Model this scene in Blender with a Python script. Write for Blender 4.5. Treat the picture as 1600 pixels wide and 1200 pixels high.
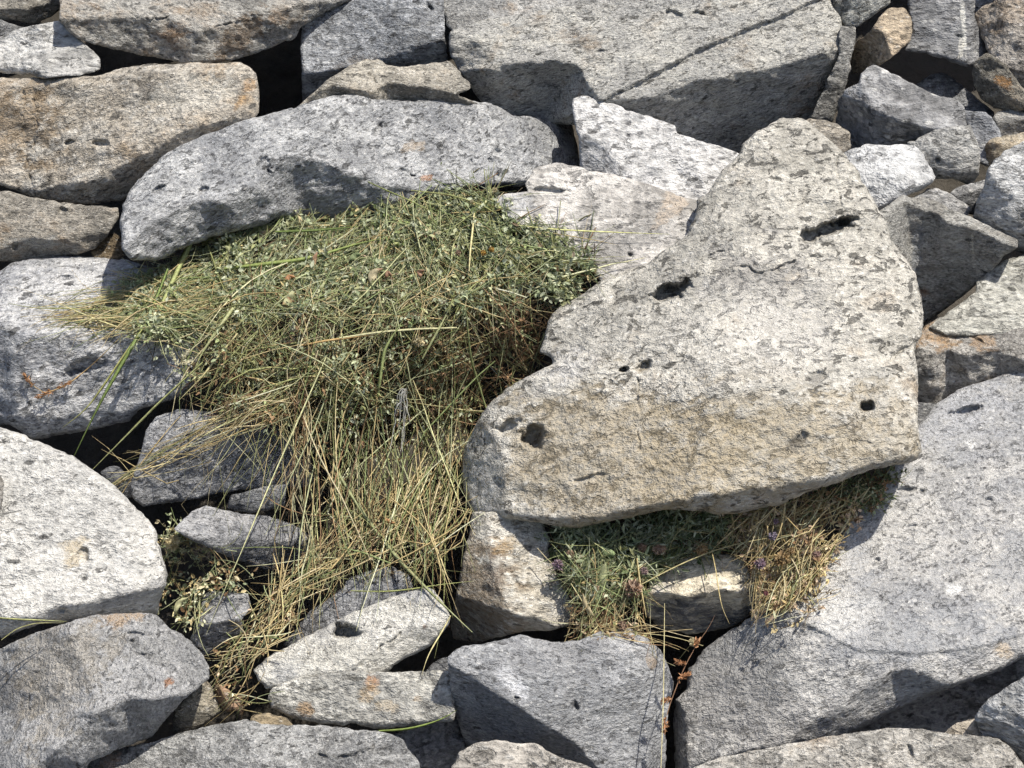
import bpy, math, random
import numpy as np
from mathutils import Vector, Matrix
from mathutils.kdtree import KDTree
from mathutils.geometry import delaunay_2d_cdt

for o in list(bpy.data.objects):
    bpy.data.objects.remove(o)
SC = bpy.context.scene
COL = SC.collection
rng = np.random.default_rng(7)
random.seed(7)

# ------------------------------------------------------------------ camera, sky, sun, exposure
PITCH = math.radians(20.0)
DIST = 3.0                         # metres from the lens to the middle of the heap
FPX = 3000.0                       # focal length in picture units of a 1600 x 1200 frame: 1 unit = 1 mm at DIST
H0 = 0.95
RIGHT = np.array([1.0, 0.0, 0.0])
UP = np.array([0.0, math.sin(PITCH), math.cos(PITCH)])
FWD = np.array([0.0, math.cos(PITCH), -math.sin(PITCH)])
CAM = np.array([0.0, 0.0, H0]) - FWD * DIST

cam = bpy.data.cameras.new('camera')
cam.sensor_fit = 'HORIZONTAL'
cam.sensor_width = 36.0
cam.lens = 36.0 * FPX / 1600.0
cam.clip_start = 0.05
cam.clip_end = 500.0
camo = bpy.data.objects.new('camera', cam)
COL.objects.link(camo)
camo.matrix_world = Matrix(((RIGHT[0], UP[0], -FWD[0], CAM[0]),
                            (RIGHT[1], UP[1], -FWD[1], CAM[1]),
                            (RIGHT[2], UP[2], -FWD[2], CAM[2]),
                            (0, 0, 0, 1)))
SC.camera = camo

SUN = np.array([0.34, -0.20, 0.92])
SUN /= np.linalg.norm(SUN)
world = bpy.data.worlds.new('World')
SC.world = world
world.use_nodes = True
wn = world.node_tree.nodes
wl = world.node_tree.links
bg = wn['Background']
sky = wn.new('ShaderNodeTexSky')
sky.sky_type = 'NISHITA'
sky.sun_disc = False
sky.sun_elevation = math.asin(SUN[2])
sky.sun_rotation = math.atan2(SUN[0], SUN[1])
sky.altitude = 600.0
sky.dust_density = 3.5
sky.ozone_density = 0.5
wl.new(sky.outputs['Color'], bg.inputs['Color'])
bg.inputs['Strength'].default_value = 0.115
sun = bpy.data.lights.new('sun', 'SUN')
sun.energy = 5.0
sun.angle = math.radians(0.5)
sun.color = (1.0, 0.94, 0.83)
suno = bpy.data.objects.new('sun', sun)
COL.objects.link(suno)
suno.location = tuple(SUN * 20)
suno.rotation_euler = Vector(tuple(SUN)).to_track_quat('Z', 'Y').to_euler()
vs = SC.view_settings
vs.view_transform = 'Standard'
vs.look = 'None'
vs.gamma = 1.0
vs.use_curve_mapping = False
vs.exposure = 0.37
SC.cycles.use_denoising = True
SC.cycles.denoiser = 'OPENIMAGEDENOISE'
SC.cycles.denoising_input_passes = 'RGB_ALBEDO_NORMAL'
SC.cycles.denoising_prefilter = 'NONE'
SC.cycles.use_adaptive_sampling = True
SC.cycles.adaptive_threshold = 0.03
SC.cycles.adaptive_min_samples = 20
SC.cycles.max_bounces = 4
SC.cycles.diffuse_bounces = 3
SC.cycles.transmission_bounces = 2

# ------------------------------------------------------------------ helpers
def P3(x, y, z):
    """A point of the heap: x to the right, y down, z away from the viewer, in mm about the middle of the heap."""
    x = np.asarray(x, float); y = np.asarray(y, float); z = np.asarray(z, float)
    d = DIST + z / 1000.0
    return (CAM + d[..., None] * (((x - 800.0) / FPX)[..., None] * RIGHT + ((600.0 - y) / FPX)[..., None] * UP + FWD))

_perm = np.random.default_rng(3).permutation(256)
_perm = np.concatenate([_perm, _perm, _perm])
_grad = np.random.default_rng(4).normal(size=(256, 3))
_grad /= np.linalg.norm(_grad, axis=1)[:, None]

def pnoise(p):
    """Gradient noise of points (n,3), about -0.7..0.7."""
    i = np.floor(p).astype(int)
    f = p - i
    i &= 255
    u = f * f * f * (f * (f * 6 - 15) + 10)
    r = np.zeros(len(p))
    for dx in (0, 1):
        wx = u[:, 0] if dx else 1 - u[:, 0]
        for dy in (0, 1):
            wy = u[:, 1] if dy else 1 - u[:, 1]
            for dz in (0, 1):
                wz = u[:, 2] if dz else 1 - u[:, 2]
                h = _perm[_perm[_perm[(i[:, 0] + dx) & 255] + ((i[:, 1] + dy) & 255)] + ((i[:, 2] + dz) & 255)]
                g = _grad[h]
                r += wx * wy * wz * (g[:, 0] * (f[:, 0] - dx) + g[:, 1] * (f[:, 1] - dy) + g[:, 2] * (f[:, 2] - dz))
    return r * 1.4

def fbm(p, octaves=4, gain=0.5):
    a, s, t = 1.0, 0.0, 0.0
    for k in range(octaves):
        s = s + a * pnoise(p * (2.0 ** k) + 17.3 * k)
        t += a
        a *= gain
    return s / t

def mesh_object(name, verts, faces, mat, loc=(0, 0, 0), smooth=True, parent=None):
    me = bpy.data.meshes.new(name)
    me.from_pydata([tuple(v) for v in verts], [], faces)
    if smooth:
        me.polygons.foreach_set('use_smooth', [True] * len(me.polygons))
    me.update()
    if mat:
        me.materials.append(mat)
    o = bpy.data.objects.new(name, me)
    o.location = tuple(loc)
    COL.objects.link(o)
    if parent is not None:
        o.parent = parent
    return o

def tag(o, label=None, cat=None, group=None, kind=None):
    if label: o['label'] = label
    if cat: o['category'] = cat
    if group: o['group'] = group
    if kind: o['kind'] = kind
    return o

# ------------------------------------------------------------------ materials
class NT:
    def __init__(self, name):
        self.mat = bpy.data.materials.new(name)
        self.mat.use_nodes = True
        self.t = self.mat.node_tree
        self.n = self.t.nodes
        self.l = self.t.links
        self.bsdf = self.n['Principled BSDF']
    def put(self, sock, v):
        if hasattr(v, 'is_output') or isinstance(v, bpy.types.NodeSocket):
            self.l.new(v, sock)
        elif v is not None:
            sock.default_value = v
    def math(self, op, a, b=None, c=None, clamp=False):
        n = self.n.new('ShaderNodeMath'); n.operation = op; n.use_clamp = clamp
        self.put(n.inputs[0], a); self.put(n.inputs[1], b)
        if c is not None: self.put(n.inputs[2], c)
        return n.outputs[0]
    def vmath(self, op, a, b=None):
        n = self.n.new('ShaderNodeVectorMath'); n.operation = op
        self.put(n.inputs[0], a); self.put(n.inputs[1], b)
        return n
    def noise(self, vec, scale, detail=4, rough=0.55, dist=0.0):
        n = self.n.new('ShaderNodeTexNoise')
        self.put(n.inputs['Vector'], vec)
        n.inputs['Scale'].default_value = scale; n.inputs['Detail'].default_value = detail
        n.inputs['Roughness'].default_value = rough; n.inputs['Distortion'].default_value = dist
        return n
    def voro(self, vec, scale, rnd=1.0):
        n = self.n.new('ShaderNodeTexVoronoi')
        self.put(n.inputs['Vector'], vec)
        n.inputs['Scale'].default_value = scale; n.inputs['Randomness'].default_value = rnd
        return n
    def step(self, v, lo, hi, a=0.0, b=1.0):
        n = self.n.new('ShaderNodeMapRange'); n.interpolation_type = 'SMOOTHSTEP'
        self.put(n.inputs[0], v)
        n.inputs[1].default_value = lo; n.inputs[2].default_value = hi
        n.inputs[3].default_value = a; n.inputs[4].default_value = b
        return n.outputs[0]
    def mix(self, f, a, b, mode='MIX'):
        n = self.n.new('ShaderNodeMix'); n.data_type = 'RGBA'; n.blend_type = mode
        self.put(n.inputs[0], f)
        for s, v in ((n.inputs[6], a), (n.inputs[7], b)):
            if isinstance(v, tuple) and len(v) == 3: v = (*v, 1.0)
            self.put(s, v)
        return n.outputs[2]

def rock_material(seed, col=(0.40, 0.40, 0.40), col2=None, warm=0.0, streak=0.5, ang=0.0, specks=0.6,
                  spots=0.3, white=0.5, grain=1.0, stains_shade=(), brown=(0.23, 0.16, 0.095), dirt=0.3, tex=1.0):
    """Broken metamorphic rock: mottled grey, fine grain, dark mineral specks, wispy foliation, iron staining."""
    T = NT('rock_surface')
    rs = random.Random(seed)
    tc = T.n.new('ShaderNodeTexCoord').outputs['Object']
    mp = T.n.new('ShaderNodeMapping')
    T.put(mp.inputs['Vector'], tc)
    mp.inputs['Location'].default_value = (rs.uniform(-9, 9), rs.uniform(-9, 9), rs.uniform(-9, 9))
    mp.inputs['Rotation'].default_value = (0, math.radians(ang), 0)
    co = mp.outputs[0]
    sq = T.n.new('ShaderNodeMapping')
    T.put(sq.inputs['Vector'], co)
    sq.inputs['Scale'].default_value = (1.0, 1.3, rs.uniform(1.2, 1.8) + 1.6 * streak * rs.random())
    cs = sq.outputs[0]
    fq = rs.choice((0.6, 0.8, 1.0, 1.3, 1.6)) * rs.uniform(0.9, 1.1) * tex
    if col2 is None:
        col2 = tuple(c * 0.50 for c in col)
    big = T.noise(co, 7.0 * fq, 4, 0.62, 0.3).outputs[0]
    med = T.noise(cs, 24.0 * fq, 5, 0.70).outputs[0]
    grn = T.noise(cs, 115.0 * fq, 3, 0.75).outputs[0]
    m = T.math('ADD', T.math('MULTIPLY', big, 0.5), T.math('MULTIPLY', med, 0.5))
    c = T.mix(T.step(m, 0.43, 0.56), col2, col)
    patch = T.step(T.noise(co, rs.uniform(3.0, 5.5), 5, 0.6, 0.8).outputs[0], 0.50, 0.60)
    c = T.mix(T.math('MULTIPLY', patch, rs.uniform(0.35, 0.6)), c, tuple(v * k for v, k in zip(col2, (0.80, 0.82, 0.86))))
    c = T.mix(T.math('MULTIPLY', T.step(med, 0.56, 0.72), 0.25 * grain), c, tuple(min(0.80, v * 1.5) for v in col))
    if warm > 0:
        w = T.step(big, 0.60 - 0.3 * warm, 0.76 - 0.25 * warm)
        w2 = T.step(med, 0.33, 0.60)
        c = T.mix(T.math('MULTIPLY', T.math('MULTIPLY', w, w2), 0.75), c, brown)
    # grime in patches
    dd = T.step(T.math('ADD', T.math('MULTIPLY', big, -0.6), T.math('MULTIPLY', med, 1.1)), 0.30, 0.46)
    c = T.mix(T.math('MULTIPLY', dd, 0.6 * dirt), c, tuple(v * 0.35 for v in col))
    # wisps of dark mica along the foliation
    wi = T.noise(cs, 44.0 * fq, 5, 0.70, 0.8).outputs[0]
    wisp = T.step(wi, 0.585 - 0.025 * streak, 0.635 - 0.02 * streak)
    c = T.mix(T.math('MULTIPLY', wisp, 0.85 * streak), c, tuple(v * 0.20 for v in col))
    # elongated dark clasts
    if streak > 0.1:
        fm = T.n.new('ShaderNodeMapping'); T.put(fm.inputs['Vector'], co)
        fm.inputs['Scale'].default_value = (1.0, 1.5, 2.8)
        wf = T.n.new('ShaderNodeVectorMath'); wf.operation = 'MULTIPLY_ADD'
        T.put(wf.inputs[0], wi); wf.inputs[1].default_value = (0.03, 0.03, 0.05); T.put(wf.inputs[2], fm.outputs[0])
        vf = T.voro(wf.outputs[0], 27.0 * max(fq, 0.95))
        cf = T.n.new('ShaderNodeSeparateColor'); T.put(cf.inputs[0], vf.outputs['Color'])
        fz = T.math('MULTIPLY', cf.outputs[1], 0.25)
        fl = T.math('MULTIPLY', T.step(T.math('SUBTRACT', vf.outputs['Distance'], fz), 0.10, 0.02), T.step(cf.outputs[0], 0.98 - 0.36 * streak, 0.985 - 0.36 * streak))
        c = T.mix(T.math('MULTIPLY', fl, 0.88), c, tuple(v * 0.17 for v in col))
    # mineral grains, dark and pale
    v1 = T.voro(cs, 92.0 * fq)
    cr = T.n.new('ShaderNodeSeparateColor'); T.put(cr.inputs[0], v1.outputs['Color'])
    near = T.step(v1.outputs['Distance'], 0.48, 0.25)
    d1 = T.math('MULTIPLY', near, T.step(cr.outputs[0], 0.74, 0.78))
    d2 = T.math('MULTIPLY', near, T.step(cr.outputs[0], 0.24, 0.20))
    c = T.mix(T.math('MULTIPLY', d1, 0.75 * specks), c, (0.045, 0.045, 0.05))
    c = T.mix(T.math('MULTIPLY', d2, 0.55 * white), c, (0.74, 0.73, 0.70))
    if spots > 0.02:
        wob = T.n.new('ShaderNodeVectorMath'); wob.operation = 'MULTIPLY_ADD'
        T.put(wob.inputs[0], med); wob.inputs[1].default_value = (0.07, 0.05, 0.09); T.put(wob.inputs[2], co)
        v3 = T.voro(wob.outputs[0], 30.0 * max(1.0, fq))
        cr3 = T.n.new('ShaderNodeSeparateColor'); T.put(cr3.inputs[0], v3.outputs['Color'])
        sz = T.math('MULTIPLY', cr3.outputs[1], 0.15)
        d3 = T.math('MULTIPLY', T.step(T.math('SUBTRACT', v3.outputs['Distance'], sz), 0.07, 0.0), T.step(cr3.outputs[0], 1.0 - 0.6 * spots - 0.02, 1.0 - 0.6 * spots))
        c = T.mix(T.math('MULTIPLY', d3, 0.85), c, tuple(v * 0.15 for v in col))
    # grain contrast
    gg = T.step(grn, 0.30, 0.70, 1.0 - 0.38 * grain, 1.0 + 0.22 * grain)
    cm = T.n.new('ShaderNodeCombineColor')
    for k in range(3): T.put(cm.inputs[k], gg)
    c = T.mix(1.0, c, cm.outputs[0], 'MULTIPLY')
    # stains and marks with a place of their own, some of them painted shade
    if stains_shade:
        nn = T.math('ADD', T.math('MULTIPLY', med, 1.3), T.math('ADD', T.math('MULTIPLY', big, 0.7), T.math('MULTIPLY', grn, 0.5)))
        brk = T.step(T.math('ADD', T.math('MULTIPLY', grn, 0.6), T.math('MULTIPLY', wi, 0.4)), 0.40, 0.54, 0.25, 1.0)
        wv = T.math('MULTIPLY', T.math('SUBTRACT', nn, 1.25), 2.3)
    for (p, r, sc_, an, colr, amt) in stains_shade:
        rel = T.vmath('SUBTRACT', tc, tuple(p)).outputs[0]
        m2 = T.n.new('ShaderNodeMapping'); m2.vector_type = 'POINT'
        T.put(m2.inputs['Vector'], rel)
        m2.inputs['Rotation'].default_value = (0, math.radians(an), 0)
        m3 = T.n.new('ShaderNodeMapping')
        T.put(m3.inputs['Vector'], m2.outputs[0])
        m3.inputs['Scale'].default_value = (1.0 / r, 0.5 / r, 1.0 / (r * sc_))
        ln = T.vmath('LENGTH', m3.outputs[0]).outputs['Value']
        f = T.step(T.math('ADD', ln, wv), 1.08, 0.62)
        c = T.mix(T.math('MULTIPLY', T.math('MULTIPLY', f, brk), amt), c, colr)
    T.put(T.bsdf.inputs['Base Color'], c)
    T.bsdf.inputs['Roughness'].default_value = 0.88
    T.bsdf.inputs['Specular IOR Level'].default_value = 0.25
    h = T.math('ADD', T.math('MULTIPLY', grn, 0.5), T.math('MULTIPLY', med, 1.5))
    h = T.math('SUBTRACT', h, T.math('MULTIPLY', wisp, 0.3))
    b = T.n.new('ShaderNodeBump')
    b.inputs['Strength'].default_value = 1.0
    b.inputs['Distance'].default_value = 0.0115
    T.put(b.inputs['Height'], h)
    T.put(T.bsdf.inputs['Normal'], b.outputs[0])
    return T.mat

def plant_material(name, trans=0.35, rough=0.55):
    """Dry and fresh plant matter, its colour carried by each blade."""
    T = NT(name)
    at = T.n.new('ShaderNodeVertexColor'); at.layer_name = 'tint'
    tc = T.n.new('ShaderNodeTexCoord').outputs['Object']
    nz = T.noise(tc, 160.0, 3, 0.6).outputs[0]
    k = T.step(nz, 0.3, 0.7, 0.72, 1.2)
    cm = T.n.new('ShaderNodeCombineColor')
    for i in range(3): T.put(cm.inputs[i], k)
    c = T.mix(1.0, at.outputs[0], cm.outputs[0], 'MULTIPLY')
    T.put(T.bsdf.inputs['Base Color'], c)
    T.bsdf.inputs['Roughness'].default_value = rough
    T.bsdf.inputs['Specular IOR Level'].default_value = 0.35
    tr = T.n.new('ShaderNodeBsdfTranslucent')
    T.put(tr.inputs['Color'], c)
    mx = T.n.new('ShaderNodeMixShader')
    mx.inputs[0].default_value = trans
    T.l.new(T.bsdf.outputs[0], mx.inputs[1]); T.l.new(tr.outputs[0], mx.inputs[2])
    T.l.new(mx.outputs[0], T.n['Material Output'].inputs['Surface'])
    return T.mat

# ------------------------------------------------------------------ rock builder
def poly_dist(px, py, poly, closed=False):
    """Distance to a polyline and the signed side (positive to the right of travel in a y-down frame)."""
    best = np.full(px.shape, 1e9); side = np.zeros(px.shape); perp = np.zeros(px.shape)
    n = len(poly)
    for i in range(n if closed else n - 1):
        ax, ay = poly[i][:2]; bx, by = poly[(i + 1) % n][:2]
        dx, dy = bx - ax, by - ay
        L2 = dx * dx + dy * dy + 1e-9
        t = ((px - ax) * dx + (py - ay) * dy) / L2
        lo = -1e9 if (not closed and i == 0) else 0.0
        hi = 1e9 if (not closed and i == n - 2) else 1.0
        t = np.clip(t, lo, hi)
        qx = px - (ax + t * dx); qy = py - (ay + t * dy)
        d = np.hypot(qx, qy)
        crs = dx * (py - ay) - dy * (px - ax)
        s = np.sign(crs); pp = np.abs(crs) / math.sqrt(L2)
        m = (d < best - 1e-6) | ((d < best + 1e-6) & (pp > perp))
        best = np.where(m, d, best); side = np.where(m, s, side); perp = np.where(m, pp, perp)
    return best, side

def inside(px, py, poly):
    c = np.zeros(px.shape, bool)
    n = len(poly)
    for i in range(n):
        ax, ay = poly[i]; bx, by = poly[(i + 1) % n]
        m = (ay > py) != (by > py)
        with np.errstate(divide='ignore', invalid='ignore'):
            xx = (bx - ax) * (py - ay) / (by - ay + 1e-12) + ax
        c ^= m & (px < xx)
    return c

def edge_dist(px, py, pts):
    kd = KDTree(len(pts))
    for i, p in enumerate(pts):
        kd.insert((float(p[0]), float(p[1]), 0.0), i)
    kd.balance()
    fd = kd.find
    return np.array([fd((x, y, 0.0))[2] for x, y in zip(px.tolist(), py.tolist())])

def base_z(y):
    return 0.6 * (600.0 - y)

ROCKS = {}
ROCK_GROUP = 'broken rocks of the talus heap'

def rock(key, name, label, o, a=0.0, b=0.6, lift=0.0, ref=None, cr=(), er=3.2, T=None, pits=(), cracks=(), scoops=(), steps=(),
         amp=1.0, s=None, seed=0, jag=1.0, raw=False, auto=5, stains_shade=(), cat=None, **mat):
    o = np.array(o, float)
    x0, y0 = o.min(0); x1, y1 = o.max(0)
    w, h = x1 - x0, y1 - y0
    if s is None:
        s = 3.4 if max(w, h) > 160 else 2.8
    if ref is None:
        ref = (o[:, 0].mean(), o[:, 1].mean())
    ref_z = base_z(ref[1]) - lift
    if T is None:
        T = float(np.clip(0.55 * min(w, h), 50, 230))
    # outline, resampled and roughened
    pts = []
    n = len(o)
    for i in range(n):
        p, q = o[i], o[(i + 1) % n]
        k = max(1, int(round(np.hypot(*(q - p)) / s)))
        for j in range(k):
            pts.append(p + (q - p) * j / k)
    pts = np.array(pts)
    for _ in range(1):                                     # take the polygon's corners off a little
        pts = 0.5 * pts + 0.25 * (np.roll(pts, 1, 0) + np.roll(pts, -1, 0))
    tang = np.roll(pts, -1, 0) - np.roll(pts, 1, 0)
    tang /= np.linalg.norm(tang, axis=1)[:, None] + 1e-9
    nor = np.stack([tang[:, 1], -tang[:, 0]], 1)
    q3 = np.concatenate([pts, np.full((len(pts), 1), seed * 7.7)], 1)
    j = fbm(q3 / 38.0, 3) * 3.0 * jag + fbm(q3 / 9.0, 2) * 1.6 * jag
    j = j - np.clip(np.abs(fbm(q3 / 26.0 + 7, 2)) - 0.22, 0, 1) * 9.0 * jag
    pts = pts + nor * np.clip(j, -4 * jag, 4 * jag)[:, None]
    # inner points
    gx, gy = np.meshgrid(np.arange(x0 - 6, x1 + 6, s), np.arange(y0 - 6, y1 + 6, s * 0.87))
    gx = gx + (np.arange(gx.shape[0]) % 2)[:, None] * s * 0.5
    gx = gx.ravel() + rng.uniform(-.2, .2, gx.size) * s
    gy = gy.ravel() + rng.uniform(-.2, .2, gy.size) * s
    m = inside(gx, gy, pts)
    gx, gy = gx[m], gy[m]
    d = edge_dist(gx, gy, pts)
    m = d > 0.62 * s
    for (cx, cy, rx, ry, an, dp) in pits:                  # the holes get a finer mesh of their own
        ca, sa = math.cos(math.radians(an)), math.sin(math.radians(an))
        ux = ((gx - cx) * ca - (gy - cy) * sa) / (rx * 1.4); uy = ((gx - cx) * sa + (gy - cy) * ca) / (ry * 1.4)
        m &= ~((np.abs(ux) < 1) & (np.abs(uy) < 1))
    for (poly, wd, dp) in cracks:
        dd, _ = poly_dist(gx, gy, poly)
        xs = [p[0] for p in poly]; ys = [p[1] for p in poly]
        m &= ~((dd < 5.6) & (gx > min(xs) - 2) & (gx < max(xs) + 2) & (gy > min(ys) - 2) & (gy < max(ys) + 2))
    inner = [np.stack([gx[m], gy[m]], 1)]
    for (poly, wd, dp) in cracks:                          # finer mesh along cracks
        poly = np.array(poly, float)
        ex = []
        for i in range(len(poly) - 1):
            p, q = poly[i], poly[i + 1]
            L = np.hypot(*(q - p)); t_ = (q - p) / (L + 1e-9); nn = np.array([t_[1], -t_[0]])
            for u in np.arange(0, L, 1.6):
                for off in (-4.8, -3.2, -1.6, 0, 1.6, 3.2, 4.8):
                    ex.append(p + t_ * u + nn * off)
        ex = np.array(ex)
        mm = inside(ex[:, 0], ex[:, 1], pts)
        inner.append(ex[mm])
    for (cx, cy, rx, ry, an, dp) in pits:
        gx2, gy2 = np.meshgrid(np.arange(-1.4, 1.41, 1.7 / rx), np.arange(-1.4, 1.41, 1.7 / ry))
        ca, sa = math.cos(math.radians(an)), math.sin(math.radians(an))
        ux, uy = gx2.ravel() * rx, gy2.ravel() * ry
        ex = np.stack([cx + ux * ca + uy * sa, cy - ux * sa + uy * ca], 1)
        mm = inside(ex[:, 0], ex[:, 1], pts)
        inner.append(ex[mm])
    inner = np.concatenate(inner)
    nb = len(pts)
    allp = np.concatenate([pts, inner])
    res = delaunay_2d_cdt([Vector((float(p[0]), float(p[1]))) for p in allp], [(i, (i + 1) % nb) for i in range(nb)], [], 1, 0.05)
    V = np.array([(v.x, v.y) for v in res[0]])
    F = [tuple(f) for f in res[2]]
    px, py = V[:, 0], V[:, 1]
    # boundary of the result, as ordered loop
    ecount = {}
    for f in F:
        for i in range(3):
            e = (f[i], f[(i + 1) % 3])
            ecount[e] = 1
    nxt = {e[0]: e[1] for e in ecount if (e[1], e[0]) not in ecount}
    st = next(iter(nxt)); loop = [st]
    while nxt[loop[-1]] != st and len(loop) < len(nxt) + 2:
        loop.append(nxt[loop[-1]])
    # depth: one main face, broken along creases
    q = np.stack([px, py, np.full(px.shape, seed * 13.1)], 1)
    wx = px + fbm(q / 55.0, 3) * 6.5 * amp + fbm(q / 12.0, 2) * 1.2 * amp
    wy = py + fbm(q / 55.0 + 31.7, 3) * 6.5 * amp + fbm(q / 12.0 + 9.1, 2) * 1.2 * amp
    z = ref_z + a * (px - ref[0]) + b * (ref[1] - py)
    for c_ in cr:
        poly, beyond, k = c_[:3]
        soft = 0.4 * (c_[3] if len(c_) > 3 else 5.0)
        d, sd = poly_dist(wx, wy, poly)
        _, sb = poly_dist(np.array([beyond[0]], float), np.array([beyond[1]], float), poly)
        sgn = d * sd * sb[0]
        z = z + k * 0.5 * (sgn + np.sqrt(sgn * sgn + soft * soft))
    rf = random.Random(seed * 101 + 5)
    for _ in range(auto):                                  # lesser fracture faces
        fx, fy = rf.uniform(x0 + .15 * w, x1 - .15 * w), rf.uniform(y0 + .15 * h, y1 - .15 * h)
        an_ = rf.uniform(0, math.pi)
        sg = (wx - fx) * math.cos(an_) + (wy - fy) * math.sin(an_)
        kk = rf.choice((-1, 1, 1)) * rf.uniform(0.12, 0.34)
        z = z + kk * 0.5 * (sg + np.sqrt(sg * sg + 4.0) - np.abs(sg).mean())
    for (poly, beyond, hgt) in steps:                      # ledges
        d, sd = poly_dist(wx, wy, poly)
        _, sb = poly_dist(np.array([beyond[0]], float), np.array([beyond[1]], float), poly)
        t = np.clip((d * sd * sb[0] + 2.5) / 5.0, 0, 1)
        z = z + hgt * t * t * (3 - 2 * t)
    dist = edge_dist(px, py, pts)
    t = np.clip(1 - dist / er, 0, 1)
    z = z + er * 1.1 * (1 - np.sqrt(np.clip(1 - t * t, 0, 1)))
    # broken surface: broad swells, chipped steps, roughness
    big = fbm(np.stack([px / 120.0, py / 120.0, np.full(px.shape, seed * 3.3)], 1), 3)
    z = z + big * 8.0 * amp * min(1.0, max(w, h) / 220.0)
    st_ = fbm(np.stack([px / 70.0, py / 42.0, np.full(px.shape, seed * 5.1 + 2)], 1), 4, 0.55)
    ter = np.floor(st_ * 7) + np.clip(((st_ * 7) % 1.0) * 4.0 - 3.0, 0, 1)
    z = z + ter * 1.7 * amp
    z = z + fbm(np.stack([px / 22.0, py / 16.0, np.full(px.shape, seed * 1.9 + 5)], 1), 3, 0.5) * 2.4 * amp
    rg = np.abs(fbm(np.stack([px / 30.0, py / 20.0, np.full(px.shape, seed * 2.7 + 1)], 1), 3))
    z = z + np.clip(0.04 - rg, 0, 1) * 45.0 * amp
    for (cx, cy, rx, ry, an, dp) in scoops:
        ca, sa = math.cos(math.radians(an)), math.sin(math.radians(an))
        ux = ((wx - cx) * ca - (wy - cy) * sa) / rx; uy = ((wx - cx) * sa + (wy - cy) * ca) / ry
        rr = np.sqrt(ux * ux + uy * uy)
        z = z + dp * np.clip(1 - rr * rr, 0, 1)
    for (poly, wd, dp) in cracks:
        d, _ = poly_dist(px + fbm(q / 22.0, 3) * 9, py + fbm(q / 22.0 + 5, 3) * 9, poly)
        dp = dp * np.clip(0.55 + 2.2 * fbm(q / 16.0 + 3, 2), 0.0, 1.2)
        xs = [p[0] for p in poly]; ys = [p[1] for p in poly]
        m = (px > min(xs) - 4) & (px < max(xs) + 4) & (py > min(ys) - 4) & (py < max(ys) + 4)
        z = z + np.where(m, dp * np.clip(1 - (d / (1.5 * wd)) ** 2, 0, 1), 0)
    for (cx, cy, rx, ry, an, dp) in pits:
        ca, sa = math.cos(math.radians(an)), math.sin(math.radians(an))
        ux = ((px - cx) * ca - (py - cy) * sa) / rx; uy = ((px - cx) * sa + (py - cy) * ca) / ry
        rr = np.sqrt(ux * ux + uy * uy) + fbm(q / 20.0, 3) * 0.95 + fbm(q / 6.0, 2) * 0.25
        tt = np.clip((1.1 - rr) / 0.6, 0, 1)
        z = z + 0.16 * dp * np.clip(1.35 - 0.7 * rr, 0, 1) ** 2
        z = z + dp * tt * tt * (3 - 2 * tt)
    front = P3(px, py, z)
    # sides and back
    cx, cy = np.array([V[i] for i in loop]).mean(0)
    zb = z[loop]
    zback = np.percentile(z, 80) + T
    verts = [front]
    faces = list(F)
    prev = list(loop)
    off = len(px)
    lx, ly = px[loop], py[loop]
    K = 5
    for k in range(1, K + 1):
        tt = k / K
        sc_ = 1 - 0.42 * tt ** 2.2
        qx = cx + (lx - cx) * sc_; qy = cy + (ly - cy) * sc_
        zz = zb + (np.maximum(zback, zb + 20) - zb) * tt
        nz = fbm(np.stack([qx / 40.0, qy / 40.0, zz / 40.0 + seed], 1), 3) * 6.0
        zz = zz + nz
        verts.append(P3(qx, qy, zz))
        cur = [off + i for i in range(len(loop))]
        for i in range(len(loop)):
            i2 = (i + 1) % len(loop)
            faces.append((prev[i2], prev[i], cur[i], cur[i2]))
        prev = cur
        off += len(loop)
    verts.append(P3(np.array([cx]), np.array([cy]), np.array([zback + 8])))
    for i in range(len(loop)):
        faces.append((prev[(i + 1) % len(loop)], prev[i], off))
    VV = np.concatenate(verts)
    org = VV[:len(px)].mean(0)
    # y points down in the outline frame: turn the front faces towards the viewer
    e = faces[0]
    nrm = np.cross(VV[e[1]] - VV[e[0]], VV[e[2]] - VV[e[0]])
    if np.dot(nrm, FWD) > 0:
        faces = [tuple(reversed(f)) for f in faces]
    stn = []
    for (sx, sy, r, ratio, an, colr, amt) in stains_shade:
        i = np.argmin((px - sx) ** 2 + (py - sy) ** 2)
        stn.append((VV[i] - org, r / 1000.0, ratio, an, colr, amt))
    if raw:
        return VV - org, faces
    ob = mesh_object(name, VV - org, faces, rock_material(seed * 11 + 3, stains_shade=stn, **mat), org)
    tag(ob, label, cat or name, ROCK_GROUP)
    ROCKS[key] = dict(x=px, y=py, z=z, d=dist)
    return ob

def rock_z(key, x, y):
    r = ROCKS[key]
    i = np.argmin((r['x'] - x) ** 2 + (r['y'] - y) ** 2)
    return float(r['z'][i])

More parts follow.
